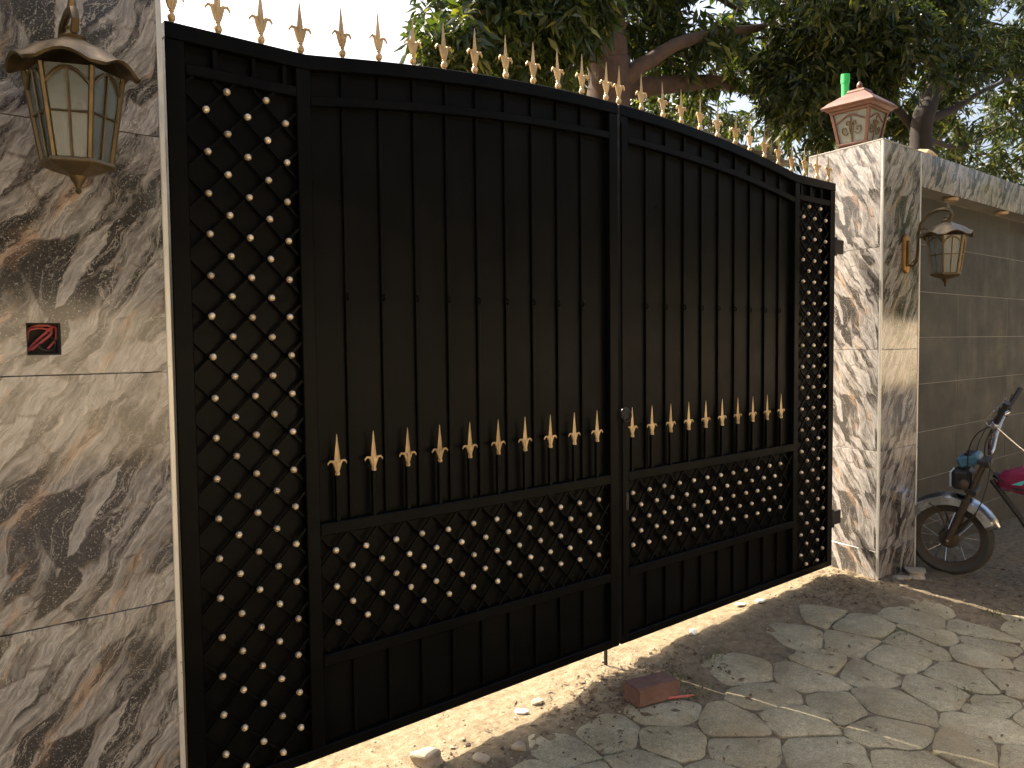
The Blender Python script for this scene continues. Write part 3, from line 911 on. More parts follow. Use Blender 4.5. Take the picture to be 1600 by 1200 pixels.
def frustum(q, z0, z1, h0, h1):
    vs = [(sx * h0, sy * h0, z0) for sx, sy in ((-1, -1), (1, -1), (1, 1), (-1, 1))] + [(sx * h1, sy * h1, z1) for sx, sy in ((-1, -1), (1, -1), (1, 1), (-1, 1))]
    return q.add(vs, [(3, 2, 1, 0), (4, 5, 6, 7)] + [(k, (k + 1) % 4, 4 + (k + 1) % 4, 4 + k) for k in range(4)])


q = MB(); frustum(q, 0, 0.022, 0.105, 0.105); frustum(q, 0.0225, 0.040, 0.098, 0.094); q.build('base', 'copper', rt, 0.003)
q = MB(); frustum(q, 0.0405, 0.054, 0.104, 0.106); q.build('bottom_frame', 'copper', rt, 0.002)
zb, zt, hb, ht = 0.0545, 0.255, 0.102, 0.136
for sx, sy in ((-1, -1), (1, -1), (1, 1), (-1, 1)):
    q = MB(); q.obar((sx * (hb - .009), sy * (hb - .009), zb), (sx * (ht - .009), sy * (ht - .009), zt), (0.010, 0, 0), (0, 0.010, 0)); q.build('corner_bar', 'copper', rt, 0.002)
for k in range(4):
    Rz = Matrix.Rotation(math.pi / 2 * k, 4, 'Z')
    def fp(s, t, o=0.0):                                   # s across -1..1, t up 0..1 on the face
        h = hb + (ht - hb) * t
        return Rz @ V3((s * (h - 0.018), -(h - 0.012) - o, zb + (zt - zb) * t))
    q = MB(); q.add([fp(-1, 0), fp(1, 0), fp(1, 1), fp(-1, 1), fp(-1, 0, -.003), fp(1, 0, -.003), fp(1, 1, -.003), fp(-1, 1, -.003)],
                    [(0, 1, 2, 3), (7, 6, 5, 4), (0, 4, 5, 1), (1, 5, 6, 2), (2, 6, 7, 3), (3, 7, 4, 0)])
    pn = q.build('pane', 'panepale', rt)
    q = MB(); q.tube([fp(0, 0.02, .003), fp(0, 0.84, .003)], 0.0035, 5)
    arch = [(s, 0.80 + 0.10 * math.cos(math.pi * s)) for s in np.linspace(-1, 1, 13)]
    q.tube([fp(s, t, .003) for s, t in arch], 0.006, 5)
    q.build('glazing_bar', 'copper', pn, 0, True)
    q = MB()
    for sgn in (-1, 1):
        for (cx, cz, a, b_, s0, s1) in ((0.47, 0.42, 0.26, 0.05, -2.6, 4.6), (0.22, 0.62, 0.16, 0.04, 3.6, -2.4)):
            q.tube([fp(sgn * (cx + (x) * 1.0), cz + z * 0.62, .004) for x, z in spiral(0, 0, a, b_, s0, s1, 20)], 0.0042, 5)
        q.tube([fp(sgn * 0.03, 0.10 + 0.6 * t, .004) if t < .3 else fp(sgn * (0.03 + 0.10 * math.sin((t - .3) * 4)), 0.10 + 0.6 * t, .004) for t in np.linspace(0, 1, 8)], 0.0036, 5)
    q.build('scrollwork', 'bronze', pn, 0, True)
q = MB(); frustum(q, 0.2555, 0.272, 0.140, 0.143); frustum(q, 0.2725, 0.290, 0.150, 0.172); frustum(q, 0.2905, 0.302, 0.180, 0.182); q.build('cornice', 'copper', rt, 0.002)
q = MB(); prev = (0.3025, 0.178)
for z, h in ((0.330, 0.150), (0.352, 0.120), (0.378, 0.085), (0.398, 0.058)):
    frustum(q, prev[0], z, prev[1], h); prev = (z, h)
me = q.mesh('roof', 'copper', 0.0); link('roof', me, rt)
q = MB(); frustum(q, 0.3985, 0.414, 0.062, 0.058); q.build('roof_collar', 'copper', rt, 0.002)
q = MB(); q.lathe([(0.030, 0.4145), (0.034, 0.424), (0.014, 0.434), (0.020, 0.446), (0.016, 0.462), (0.004, 0.476)], 12); q.build('knob', 'copper', rt, 0, True)
# green pipe stub behind it
q = MB(); q.lathe([(0.026, 2.8625), (0.026, 3.405), (0.030, 3.407), (0.030, 3.470), (0.024, 3.472), (0.022, 3.40)], 16, (5.565, 0.235, 0)); q.v = q.v
o = tag(q.build('conduit_pipe', 'green', None, 0, True), 'bright green plastic pipe sticking up behind the copper lantern', 'pipe')


def lump(name, loc, size, mat, label, cat, group=None, seed=0, rz=0.0, sub=2):
    rd = random.Random(seed); bm = bmesh.new(); bmesh.ops.create_icosphere(bm, subdivisions=sub, radius=0.5)
    ph = [rd.uniform(0, 6.28) for _ in range(6)]
    for v in bm.verts:
        p = v.co.copy(); f = 1 + 0.16 * math.sin(5 * p.x + ph[0]) * math.cos(6 * p.y + ph[1]) + 0.12 * math.sin(9 * p.z + ph[2] + 4 * p.x)
        p = V3((math.copysign(abs(2 * p.x) ** 0.7, p.x) / 2, math.copysign(abs(2 * p.y) ** 0.7, p.y) / 2, math.copysign(abs(2 * p.z) ** 0.65, p.z) / 2)) * f
        v.co = V3((p.x * size[0], p.y * size[1], p.z * size[2] + size[2] * 0.42))
    me = bpy.data.meshes.new(name); bm.to_mesh(me); bm.free(); me.materials.append(M[mat])
    o = link(name, me, None, loc); o.rotation_euler = (0, 0, rz)
    return tag(o, label, cat, group)


lump('stone', (6.05, -0.10, 2.859), (0.30, 0.16, 0.09), 'tanstone', 'flat tan stone lying on the fascia right of the copper lantern', 'stone', None, 3, 0.3)
lump('stone', (5.60, -0.16, 2.8625), (0.07, 0.08, 0.035), 'tanstone', 'small tan stone on the pillar corner beside the copper lantern', 'stone', None, 5, 0.1)

# ------------------------------------------------------------------ small things on the ground
rt = root('clay_brick', (2.765, -0.315, base_z(2.765, -0.315) + 0.002), 'worn red clay brick lying in front of the gate', 'brick', rz=math.radians(-13), world=False)
bm = bmesh.new(); bmesh.ops.create_cube(bm, size=1)
for v in bm.verts: v.co = V3((v.co.x * 0.232, v.co.y * 0.118, (v.co.z + .5) * 0.082))
bmesh.ops.bevel(bm, geom=list(bm.edges), offset=0.006, segments=2, affect='EDGES')
bmesh.ops.subdivide_edges(bm, edges=[e for e in bm.edges if e.calc_length() > 0.05], cuts=7, use_grid_fill=True)
for v in bm.verts: v.co += V3((wob(v.co.x * 7, v.co.y * 7 + v.co.z * 9, 9), wob(v.co.y * 7, v.co.z * 8, 9), wob(v.co.x * 8 + 2, v.co.y * 8, 8))) * 0.0022
me = bpy.data.meshes.new('brick_body'); bm.to_mesh(me); bm.free(); me.materials.append(M['brick']); link('brick_body', me, rt)
q = MB()
pa, pb = V3((2.665, -0.312, 0)), V3((2.905, -0.440, 0))
PP = [pa.lerp(pb, t) + V3((0, 0.004 * math.sin(5 * t), base_z(2.8, -0.4) + 0.012 + 0.004 * t)) for t in np.linspace(0, 1, 7)]
q.tube(PP, [0.005, 0.0062, 0.0062, 0.0062, 0.0062, 0.0058, 0.004], 7)
tag(q.build('plastic_rod', 'redrod', None, 0, True), 'thin red plastic rod lying just in front of the brick', 'rod')

chips = [((3.47, -0.02), 'nearest the brick'), ((4.02, 0.05), 'middle one of three by the gate foot'), ((4.16, 0.01), 'beside the middle one'), ((2.27, 0.02), 'on the sunlit sand left of the brick')]
for i, ((x, y), where) in enumerate(chips):
    q = MB(); n = 6; P = [(0.040 * math.cos(t) * random.uniform(.7, 1.2), 0.026 * math.sin(t) * random.uniform(.7, 1.2)) for t in np.linspace(0, 6.283, n, endpoint=False)]
    vs = [(a, b_, 0) for a, b_ in P] + [(a * .94, b_ * .94, 0.007) for a, b_ in P]
    q.add(vs, [tuple(range(n))[::-1], tuple(range(n, 2 * n))] + [(k, (k + 1) % n, n + (k + 1) % n, n + k) for k in range(n)])
    o = link('tile_chip', q.mesh('tile_chip', 'chip'), None, (x, y, ground_z(x, y) + 0.004)); o.rotation_euler = (0.06, -0.08, random.uniform(0, 6))
    tag(o, 'flat white chip on the sand strip, ' + where, 'chip', 'white chips on the sand')
rub = [((1.735, -0.035), (0.115, 0.085, 0.065), 'largest grey rubble lump on the sunlit sand under the left leaf'),
       ((1.655, -0.120), (0.085, 0.065, 0.048), 'grey rubble lump just in front of the largest one'),
       ((1.90, -0.17), (0.080, 0.055, 0.035), 'pale flat rubble piece at the bottom edge on the sand'),
       ((2.06, -0.215), (0.055, 0.042, 0.034), 'small rubble stone at the tip of the sunlit sand'),
       ((2.38, 0.03), (0.050, 0.040, 0.028), 'small rubble stone under the middle of the left leaf'),
       ((5.47, -0.34), (0.22, 0.13, 0.050), 'heap of grey mortar at the foot of the right pillar'),
       ((5.30, -0.315), (0.13, 0.08, 0.030), 'small mortar lump at the left foot of the right pillar')]
for i, ((x, y), s, lab) in enumerate(rub):
    lump('rubble_stone', (x, y, ground_z(x, y) - 0.012), s, 'rubble', lab, 'rubble', 'rubble on the ground', 20 + i, random.uniform(0, 3), 3)


def scatter_stuff(name, mat, label, cat, n, place, shape):
    V, F = [], []
    for i in range(n):
        x, y = place(i); vs, fs = shape(x, y); o = len(V); V += vs; F += [tuple(k + o for k in f) for f in fs]
    q = MB(); q.v, q.f = V, F
    me = bpy.data.meshes.new(name); me.from_pydata(V, [], F); me.materials.append(M[mat])
    return tag(link(name, me), label, cat, None, 'stuff')


def pebble(x, y):
    s = random.uniform(0.0025, 0.0075) * (2.2 if random.random() < 0.06 else 1); z = max(ground_z(x, y), base_z(x, y) + 0.002 if y < pave_edge(x) else -9)
    P = [V3((random.gauss(0, 1), random.gauss(0, 1), random.gauss(0, .7))).normalized() for _ in range(2)]
    vs = [(x + s * a, y + s * b_ * random.uniform(.7, 1.1), z + s * .35 + s * .6 * c) for a, b_, c in ((1, 0, 0), (-1, .1, 0), (.1, 1, 0), (0, -1, .1), (.2, .1, .9), (0, 0, -.9))]
    return vs, [(0, 2, 4), (2, 1, 4), (1, 3, 4), (3, 0, 4), (2, 0, 5), (1, 2, 5), (3, 1, 5), (0, 3, 5)]


def near_gate(i):
    if i % 5 == 0: return random.uniform(4.9, 7.0), random.uniform(-1.2, -0.3)
    x = random.uniform(1.1, 5.1); return x, random.gauss(-0.10, 0.10) if i % 3 else random.uniform(-0.3, 0.35)


scatter_stuff('pebbles', 'rubble', 'fine grey gravel and mortar crumbs along the gate foot', 'gravel', 1100, near_gate, pebble)
scatter_stuff('soil_crumbs', 'bark', 'dark soil crumbs scattered over sand and dirt', 'soil', 1100,
              lambda i: (random.choice([2.5, 2.75, 3.0, 1.8, 4.7, 5.3, 4.4]) + random.gauss(0, .16), random.gauss(-0.10, 0.10) - (0.15 if i % 2 else 0)) if i % 4 else (random.uniform(4.6, 6.5), random.uniform(-1.3, -.3)), pebble)


def blade(x, y):
    z = ground_z(x, y); a = random.uniform(0, 6.28); h = random.uniform(0.006, 0.026); l = random.uniform(.1, .9) * h; wd = 0.0022
    dx, dy = math.cos(a), math.sin(a)
    vs = [(x - dy * wd, y + dx * wd, z), (x + dy * wd, y - dx * wd, z), (x + dx * l * .5 - dy * wd, y + dy * l * .5 + dx * wd, z + h * .7), (x + dx * l * .5 + dy * wd, y + dy * l * .5 - dx * wd, z + h * .7), (x + dx * l, y + dy * l, z + h)]
    return vs, [(0, 1, 3, 2), (2, 3, 4)]


WS = [(3.75, -0.62), (4.35, -0.72), (3.30, -0.28), (2.98, -0.30), (5.2, -0.9), (2.35, -0.50), (4.2, -0.45), (5.9, -0.9), (4.9, -1.35), (3.9, -1.2), (2.95, -.42)]
scatter_stuff('weeds', 'weed', 'small green weeds sprouting between the paving stones', 'weeds', 600,
              lambda i: (WS[i % len(WS)][0] + random.gauss(0, .05), WS[i % len(WS)][1] + random.gauss(0, .025)), blade)


def litter(x, y):
    z = max(ground_z(x, y), base_z(x, y) + .002) + 0.004; a = random.uniform(0, 6.28); L = random.uniform(.010, .030); wd = L * random.uniform(.15, .35)
    dx, dy = math.cos(a), math.sin(a); k = random.uniform(0.0, .010)
    return [(x - dx * L, y - dy * L, z), (x - dy * wd, y + dx * wd, z + k), (x + dx * L, y + dy * L, z + .003), (x + dy * wd, y - dx * wd, z + k)], [(0, 3, 1), (1, 3, 2)]


scatter_stuff('leaf_litter', 'dryleaf', 'dry brown leaf fragments and twigs over the ground', 'leaf litter', 800,
              lambda i: (random.choice([2.9, 2.6, 4.85, 5.5, 5.0]) + random.gauss(0, .25), random.gauss(-0.15, .13)) if i % 3 else (random.uniform(2, 7), random.uniform(-1.5, -.3)), litter)


# ------------------------------------------------------------------ motorcycle (local: +x forward, +y left, z up; front wheel touches the ground at x = 1.22)
def motorcycle(loc, rz):
    rt = root('motorcycle', loc, 'old motorcycle with chrome front mudguard and pink tank parked against the dark wall', 'motorcycle', rz=rz, world=False)
    R = 0.262
    AX = (V3((1, 0, 0)), V3((0, 0, 1)), V3((0, -1, 0)))

    def wheel(cx, cz, wdt):
        q = MB(); n = 36; prof = [(R - .062, -wdt * .62), (R - .030, -wdt), (R - .010, -wdt * .75), (R, -wdt * .3), (R, wdt * .3), (R - .010, wdt * .75), (R - .030, wdt), (R - .062, wdt * .62)]
        vs, fs = [], []
        for k in range(n):
            a = 2 * math.pi * k / n
            vs += [(cx + r * math.cos(a), y, cz + r * math.sin(a)) for r, y in prof]
        p = len(prof)
        for k in range(n):
            for j in range(p):
                fs.append((k * p + j, k * p + (j + 1) % p, ((k + 1) % n) * p + (j + 1) % p, ((k + 1) % n) * p + j))
        q.add(vs, fs); ty = q.build('tyre', 'rubber', rt, 0, True)
        q = MB(); vs, fs = [], []; prof = [(R - .082, -wdt * .5), (R - .058, -wdt * .66), (R - .058, wdt * .66), (R - .082, wdt * .5)]
        for k in range(n):
            a = 2 * math.pi * k / n; vs += [(cx + r * math.cos(a), y, cz + r * math.sin(a)) for r, y in prof]
        for k in range(n):
            for j in range(4): fs.append((k * 4 + j, k * 4 + (j + 1) % 4, ((k + 1) % n) * 4 + (j + 1) % 4, ((k + 1) % n) * 4 + j))
        q.add(vs, fs); q.build('rim', 'rust', ty, 0, True)
        q = MB(); q.lathe([(0.022, -0.075), (0.062, -0.06), (0.068, -0.03), (0.068, 0.03), (0.062, 0.06), (0.022, 0.075)], 18, (cx, 0, cz), ax=AX); q.build('hub', 'rust', ty, 0, True)
        q = MB()
        for k in range(18):
            a = 2 * math.pi * k / 18; s = 1 if k % 2 else -1; a2 = a + 0.28 * (1 if (k // 2) % 2 else -1)
            q.tube([(cx + .064 * math.cos(a2), s * .045, cz + .064 * math.sin(a2)), (cx + (R - .075) * math.cos(a), s * .006, cz + (R - .075) * math.sin(a))], 0.0022, 4)
        q.build('spokes', 'chrome', ty)
        return ty
    wheel(1.22, R, 0.036); wheel(0.0, R, 0.042)

    def guard(name, cx, cz, rg, a0, a1, wd, mat, n=22):
        q = MB(); vs, fs = [], []; cs = [(-1, -.058), (-.97, -.012), (-.6, .008), (0, .014), (.6, .008), (.97, -.012), (1, -.058)]
        for k in range(n + 1):
            a = a0 + (a1 - a0) * k / n; wk = wd * (1 + 0.12 * (abs(k / n - .5) * 2) ** 3) * (0.55 if k in (0, n) else 1)
            for o_ in (0, -.003): vs += [(cx + (rg + dr + o_) * math.cos(a), y * wk, cz + (rg + dr + o_) * math.sin(a)) for y, dr in cs]
        p = len(cs)
        for k in range(n):
            A, B = k * 2 * p, (k + 1) * 2 * p
            for j in range(p - 1):
                fs += [(A + j, A + j + 1, B + j + 1, B + j), (B + p + j, B + p + j + 1, A + p + j + 1, A + p + j)]
            fs += [(A, B, B + p, A + p), (A + p - 1, A + 2 * p - 1, B + 2 * p - 1, B + p - 1)]
        fs += [tuple(j for j in range(p)) + tuple(2 * p - 1 - j for j in range(p)), tuple(n * 2 * p + j for j in range(p)) + tuple(n * 2 * p + 2 * p - 1 - j for j in range(p))]
        q.add(vs, fs); return q.build(name, mat, rt, 0, True)
    fg = guard('front_mudguard', 1.22, R, R + .036, math.radians(12), math.radians(160), 0.068, 'chrome')
    q = MB()
    for s in (-1, 1):
        q.tube([(1.22, s * .075, R + .02), (1.28, s * .072, R + .20), (1.34, s * .066, R + .235)], .006, 5); q.tube([(1.20, s * .075, R + .02), (1.06, s * .072, R + .19)], .006, 5)
    q.build('mudguard_stay', 'rust', fg, 0, True)
    guard('rear_mudguard', 0.0, R, R + .035, math.radians(20), math.radians(170), 0.075, 'dark')
    top = V3((1.01, 0, 0.82)); hubp = V3((1.22, 0, R)); ax_ = (top - hubp).normalized()
    for s in (-1, 1):
        o = V3((0, s * .082, 0))
        q = MB(); q.tube([hubp + o - ax_ * .03, hubp + o + ax_ * .30], .024, 10); q.tube([hubp + o + ax_ * .30, top + o], .015, 10); q.lathe([(.026, 0), (.028, .01), (.02, .02)], 10, hubp + o + ax_ * .29); q.build('fork_leg', 'rust', rt, 0, True)
    q = MB(); q.tube([hubp + V3((0, -.11, 0)), hubp + V3((0, .11, 0))], .010, 8); q.build('front_axle', 'chrome', rt, 0, True)
    for t in (.62, .97):
        p = hubp.lerp(top, t); q = MB(); q.obar(p + V3((0, -.105, 0)), p + V3((0, .105, 0)), (.035, 0, 0.01), (0, 0, .016)); q.build('fork_yoke', 'dark', rt, 0.004)
    # head lamp block, panel, indicators
    q = MB(); q.box(1.085, 1.205, -.085, .085, .61, .745); o = q.build('headlamp_shell', 'dark', rt, .022)
    q = MB(); q.box(1.2055, 1.218, -.070, .070, .625, .73); q.build('headlamp_lens', 'lamp', o, .005)
    q = MB(); q.obar((1.04, 0, .83), (1.17, 0, .79), (0, .085, 0), (.012, 0, .034)); o = q.build('instrument_panel', 'bluepanel', rt, .014)
    for s in (-1, 1):
        q = MB(); q.lathe([(.034, 0), (.036, .012), (.028, .018)], 14, (1.10, s * .042, .84)); q.build('dial', 'dark', o, 0, True)
        q = MB(); q.tube([(1.12, s * .08, .67), (1.12, s * .13, .67)], .007, 6); q.lathe([(.012, -.03), (.03, -.02), (.03, .02), (.012, .03)], 10, (1.12, s * .155, .67), ax=AX); q.build('indicator', 'rust', rt, 0, True)
    # handlebar
    hb_ = [(0.985, 0, .86), (0.985, .08, .87), (0.975, .16, .96), (0.955, .23, 1.04), (0.93, .28, 1.10), (0.87, .35, 1.22)]
    q = MB(); q.tube([(x, -y, z) for x, y, z in hb_[:0:-1]] + hb_, .011, 8); q.build('handlebar', 'chrome', rt, 0, True)
    for s in (-1, 1):
        a, b_ = V3((0.925, s * .285, 1.11)), V3((0.86, s * .36, 1.245))
        d = (b_ - a).normalized()
        q = MB(); q.tube([a, a + d * .02, b_ - d * .01, b_], [.019, .017, .017, .019], 10); q.build('grip', 'seatm', rt, 0, True)
        q = MB(); q.tube([a - d * .05, a - d * .01], .023, 10); q.build('switch_box', 'chrome', rt, 0.003, True)
        q = MB(); q.tube([a - d * .04 + V3((.025, 0, 0)), a + V3((.06, 0, 0)), a + d * .11 + V3((.05, 0, -.01))], [.006, .007, .005], 6); q.build('lever', 'chrome', rt, 0, True)
        q = MB(); q.tube([a - d * .05, a - d * .06 + V3((-.02, 0, .05)), a + V3((-.02, s * .03, .10))], .0045, 6); q.build('mirror_stalk', 'dark', rt, 0, True)
    q = MB(); q.tube([(0.94, .27, 1.09), (0.83, .22, .97), (0.70, .16, .84)], .006, 6); q.build('brace_rod', 'chrome', rt, 0, True)
    for k, (pa, pb, mid) in enumerate([((.95, .26, 1.08), (1.10, .07, .66), (1.13, .20, 1.02)), ((.90, -.27, 1.12), (1.10, -.07, .66), (1.10, -.2, 1.05)), ((.94, .26, 1.08), (.88, .06, .66), (1.08, .20, .85)), ((.98, .06, .82), (1.18, .09, .30), (.98, .14, .50))]):
        pa, pb, mid = V3(pa), V3(pb), V3(mid)
        q = MB(); q.tube([(1 - t) ** 2 * pa + 2 * t * (1 - t) * mid + t * t * pb for t in np.linspace(0, 1, 12)], .0042, 5); q.build('cable', 'seatm', rt, 0, True)

    # tank, seat, side cover: rounded sections along x
    def loft(name, mat, secs, parent=rt, seg=14, e=.62):
        q = MB(); vs, fs = [], []
        for x, hw, zc, hh in secs:
            for k in range(seg):
                a = 2 * math.pi * k / seg; c, s = math.cos(a), math.sin(a)
                vs.append((x, hw * math.copysign(abs(c) ** e, c), zc + hh * math.copysign(abs(s) ** e, s)))
        n = len(secs)
        fs = [(i * seg + k, i * seg + (k + 1) % seg, (i + 1) * seg + (k + 1) % seg, (i + 1) * seg + k) for i in range(n - 1) for k in range(seg)] + [tuple(range(seg))[::-1], tuple((n - 1) * seg + k for k in range(seg))]
        q.add(vs, fs); return q.build(name, mat, parent, 0, True)
    tk = loft('fuel_tank', 'pink', [(.945, .03, .68, .03), (.92, .075, .685, .06), (.78, .125, .70, .095), (.62, .135, .705, .10), (.50, .11, .70, .085), (.42, .06, .69, .06)])
    for s in (-1, 1):
        P = [(0.86, .680), (0.80, .715), (0.70, .74), (0.54, .725), (0.60, .70), (0.74, .690)]
        vs = []
        for x, z in P:
            hw = lerp_table(x, [(.42, .06), (.50, .11), (.62, .135), (.78, .125), (.92, .075)])
            vs.append((x, s * (hw + .004), z))
        q = MB(); q.add(vs + [(x, y - s * .012, z) for x, y, z in vs], [(0, 1, 2, 3, 4, 5), (11, 10, 9, 8, 7, 6)] + [(k, 6 + k, 6 + (k + 1) % 6, (k + 1) % 6) for k in range(6)]); q.build('tank_decal', 'turq', tk)
        q = MB(); q.tube([(.85, s * .105, .655), (.72, s * .137, .665), (.56, s * .128, .668)], .006, 6); q.build('tank_stripe', 'seatm', tk, 0, True)
    q = MB(); q.lathe([(.03, .79), (.03, .812), (.02, .818)], 14, (.64, 0, 0)); q.build('filler_cap', 'chrome', tk, 0, True)
    loft('seat', 'seatm', [(.44, .07, .70, .03), (.38, .10, .705, .05), (.20, .125, .70, .055), (-.02, .13, .715, .055), (-.22, .11, .74, .045), (-.27, .06, .745, .02)])
    loft('side_cover', 'pink', [(.33, .10, .55, .03), (.25, .12, .55, .08), (.10, .11, .56, .07), (.04, .08, .56, .02)])
    q = MB()
    q.tube([(.97, 0, .72), (.72, 0, .60), (.40, 0, .60), (.10, 0, .62), (-.25, 0, .68)], .022, 8); q.tube([(.98, 0, .68), (.82, 0, .45), (.70, 0, .24), (.35, 0, .20), (.25, 0, .35), (.25, 0, .6)], .018, 8)
    for s in (-1, 1): q.tube([(.30, s * .09, .30), (.0, s * .10, R)], .016, 8)
    q.build('frame', 'dark', rt, 0, True)
    q = MB(); q.box(.36, .66, -.10, .10, .21, .36); q.lathe([(.085, -.13), (.10, -.12), (.10, .12), (.085, .13)], 18, (.43, 0, .29), ax=AX); o = q.build('engine', 'rust', rt, .01)
    q = MB()
    for k in range(7): q.box(.58 + k * .016, .588 + k * .016, -.075, .075, .30 + k * .012, .45 + k * .012)
    q.build('cylinder_fins', 'dark', o)
    q = MB(); q.tube([(.70, -.05, .42), (.78, -.09, .34), (.72, -.12, .20), (.40, -.13, .17)], .018, 8); q.tube([(.40, -.13, .17), (.30, -.14, .19), (-.25, -.15, .26)], [.02, .042, .042], 10); q.build('exhaust', 'chrome', rt, 0, True)
    for s in (-1, 1):
        q = MB(); q.tube([(-.10, s * .12, .66), (0, s * .11, .28)], .022, 8); q.build('rear_shock', 'chrome', rt, 0, True)
        q = MB(); q.tube([(.38, s * .10, .24), (.38, s * .22, .24)], .014, 8); q.build('footrest', 'seatm', rt, 0, True)
    q = MB(); q.box(-.315, -.255, -.055, .055, .635, .70); q.build('tail_lamp', 'redrod', rt, .01)
    q = MB(); q.tube([(.36, .08, .20), (.30, .24, .012)], .010, 6); q.build('kick_stand', 'dark', rt, 0, True)
    return rt


BH = V3((-0.20, 0.98, 0)).normalized()
FC = V3((5.79, -0.435, 0))
brz = math.atan2(BH.y, BH.x)
bl = FC - BH * 1.22
bk = motorcycle((bl.x, bl.y, -0.015), brz)
bk.rotation_euler = (math.radians(-4), 0, brz)


# ------------------------------------------------------------------ trees
def leaf_cloud(centers, sizes, per, droop=0.55):
    """whorls of long drooping leaves, one whorl at each centre"""
    n = len(centers); N = n * per
    c = np.repeat(centers, per, 0); sz = np.repeat(sizes, per)
    axis_ = rng.normal(size=(n, 3)) * [1, 1, 0.5]; axis_ /= np.linalg.norm(axis_, axis=1, keepdims=True)
    ax = np.repeat(axis_, per, 0)
    d = rng.normal(size=(N, 3)) + ax * 0.9; d /= np.linalg.norm(d, axis=1, keepdims=True)
    d[:, 2] -= droop; d /= np.linalg.norm(d, axis=1, keepdims=True)
    side = np.cross(d, rng.normal(size=(N, 3))); side /= np.linalg.norm(side, axis=1, keepdims=True)
    nrm = np.cross(side, d)
    L = (sz * rng.uniform(0.65, 1.25, N))[:, None]; W = L * rng.uniform(0.11, 0.17, N)[:, None]
    o = c + d * L * 0.08 + rng.normal(size=(N, 3)) * sz[:, None] * 0.22
    fold = rng.uniform(0.1, 0.5, N)[:, None] * W
    v0 = o; v1 = o + d * L * 0.45 + side * W + nrm * fold; v2 = o + d * L * 0.45 - side * W + nrm * fold; v3 = o + d * L - np.array([0, 0, 1]) * L * 0.15
    vm = o + d * L * 0.48
    V = np.stack([v0, v1, v3, v2, vm], 1).reshape(-1, 3)
    i = np.arange(N) * 5
    F = np.stack([np.stack([i, i + 4, i + 1], 1), np.stack([i + 1, i + 4, i + 2], 1), np.stack([i, i + 3, i + 4], 1), np.stack([i + 3, i + 2, i + 4], 1)], 1).reshape(-1, 3)
    return V, F


def limb(path, r0_, r1_, seg=9, wobble=0.06):
    P = []
    path = [V3(p) for p in path]
    for i in range(len(path) - 1):
        p0, p1, p2, p3 = path[max(i - 1, 0)], path[i], path[i + 1], path[min(i + 2, len(path) - 1)]
        for t in np.linspace(0, 1, 6, endpoint=False):
            P.append(0.5 * ((2 * p1) + (p2 - p0) * t + (2 * p0 - 5 * p1 + 4 * p2 - p3) * t * t + (3 * p1 - p0 - 3 * p2 + p3) * t ** 3))
    P.append(path[-1]); n = len(P)
    P = [p + V3((random.gauss(0, 1), random.gauss(0, 1), 0)) * wobble * r0_ for p in P]
    return P, [r0_ + (r1_ - r0_) * (k / (n - 1)) ** 0.8 for k in range(n)]


def tree(loc, label, trunk_path, tr, limbs, blobs, leafmat, leaf, per, holes=(), bark='bark'):
    rt = root('mango_tree', loc, label, 'tree', 'leafy trees behind the gate')
    q = MB(); P, R_ = limb(trunk_path, tr[0], tr[1], 12); q.tube(P, R_, 14); q.build('trunk', bark, rt, 0, True)
    for pth, ra, rb in limbs:
        q = MB(); P, R_ = limb(pth, ra, rb); q.tube(P, R_, 9); q.build('limb', bark, rt, 0, True)
    cs, ss = [], []
    for (c, rad, n) in blobs:
        u = rng.normal(size=(n, 3)); u /= np.linalg.norm(u, axis=1, keepdims=True)
        rr = rng.uniform(0.25, 1.0, n) ** 0.5
        p = np.array(c)[None] + u * rr[:, None] * np.array(rad)[None]
        cs.append(p); ss.append(rng.uniform(0.75, 1.2, n) * leaf)
    cs = np.concatenate(cs); ss = np.concatenate(ss)
    keep = cs[:, 2] > 1.0
    # sky gaps: wells through the crown
    F_, R3, U_ = (np.array(v) for v in (FW, RT, UP))
    d = cs - np.array(CAM); z = d @ F_; X = 800 + FPX * (d @ R3) / z; Y = 600 - FPX * (d @ U_) / z
    for (hx, hy, ax_, ay_, dens) in holes:
        inside = ((X - hx) / ax_) ** 2 + ((Y - hy) / ay_) ** 2 < 1
        keep &= ~(inside & (rng.random(len(cs)) > dens))
    # the way of the sun to the gate foot and the pillar stays open
    k = cs[:, 1] / -SUN_TRAVEL.y; X0 = cs[:, 0] + SUN_TRAVEL.x * k; Z0 = cs[:, 2] + SUN_TRAVEL.z * k
    keep &= ~((X0 < 6.0) & (Z0 > -1.0) & (Z0 < 3.6))
    cs, ss = cs[keep], ss[keep]
    V, F = leaf_cloud(cs, ss, per)
    link('crown', arrays_mesh('crown', V, faces3=F, mat=leafmat), rt)
    # twigs that carry the whorls
    q = MB()
    for i in range(0, len(cs), 9):
        a = V3(cs[i]); c = V3(min((b_[0] for b_ in blobs), key=lambda bc: (V3(bc) - a).length))
        e = a.lerp(c, 0.55); q.tube([a, a.lerp(e, .5) + V3((0, 0, -.05)), e], [.006, .012, .02], 4, cap=False)
    tag(q.build('twigs', 'bark', rt), None, kind='stuff')
    return rt


def blob(px, py, Y, rpx, n, ky=0.9, depth=None):
    p = at(px, py, Y); dist = (p - CAM).dot(FW); r_m = rpx / FPX * dist
    return ((p.x, p.y, p.z), (r_m, depth or r_m, r_m * ky), n)


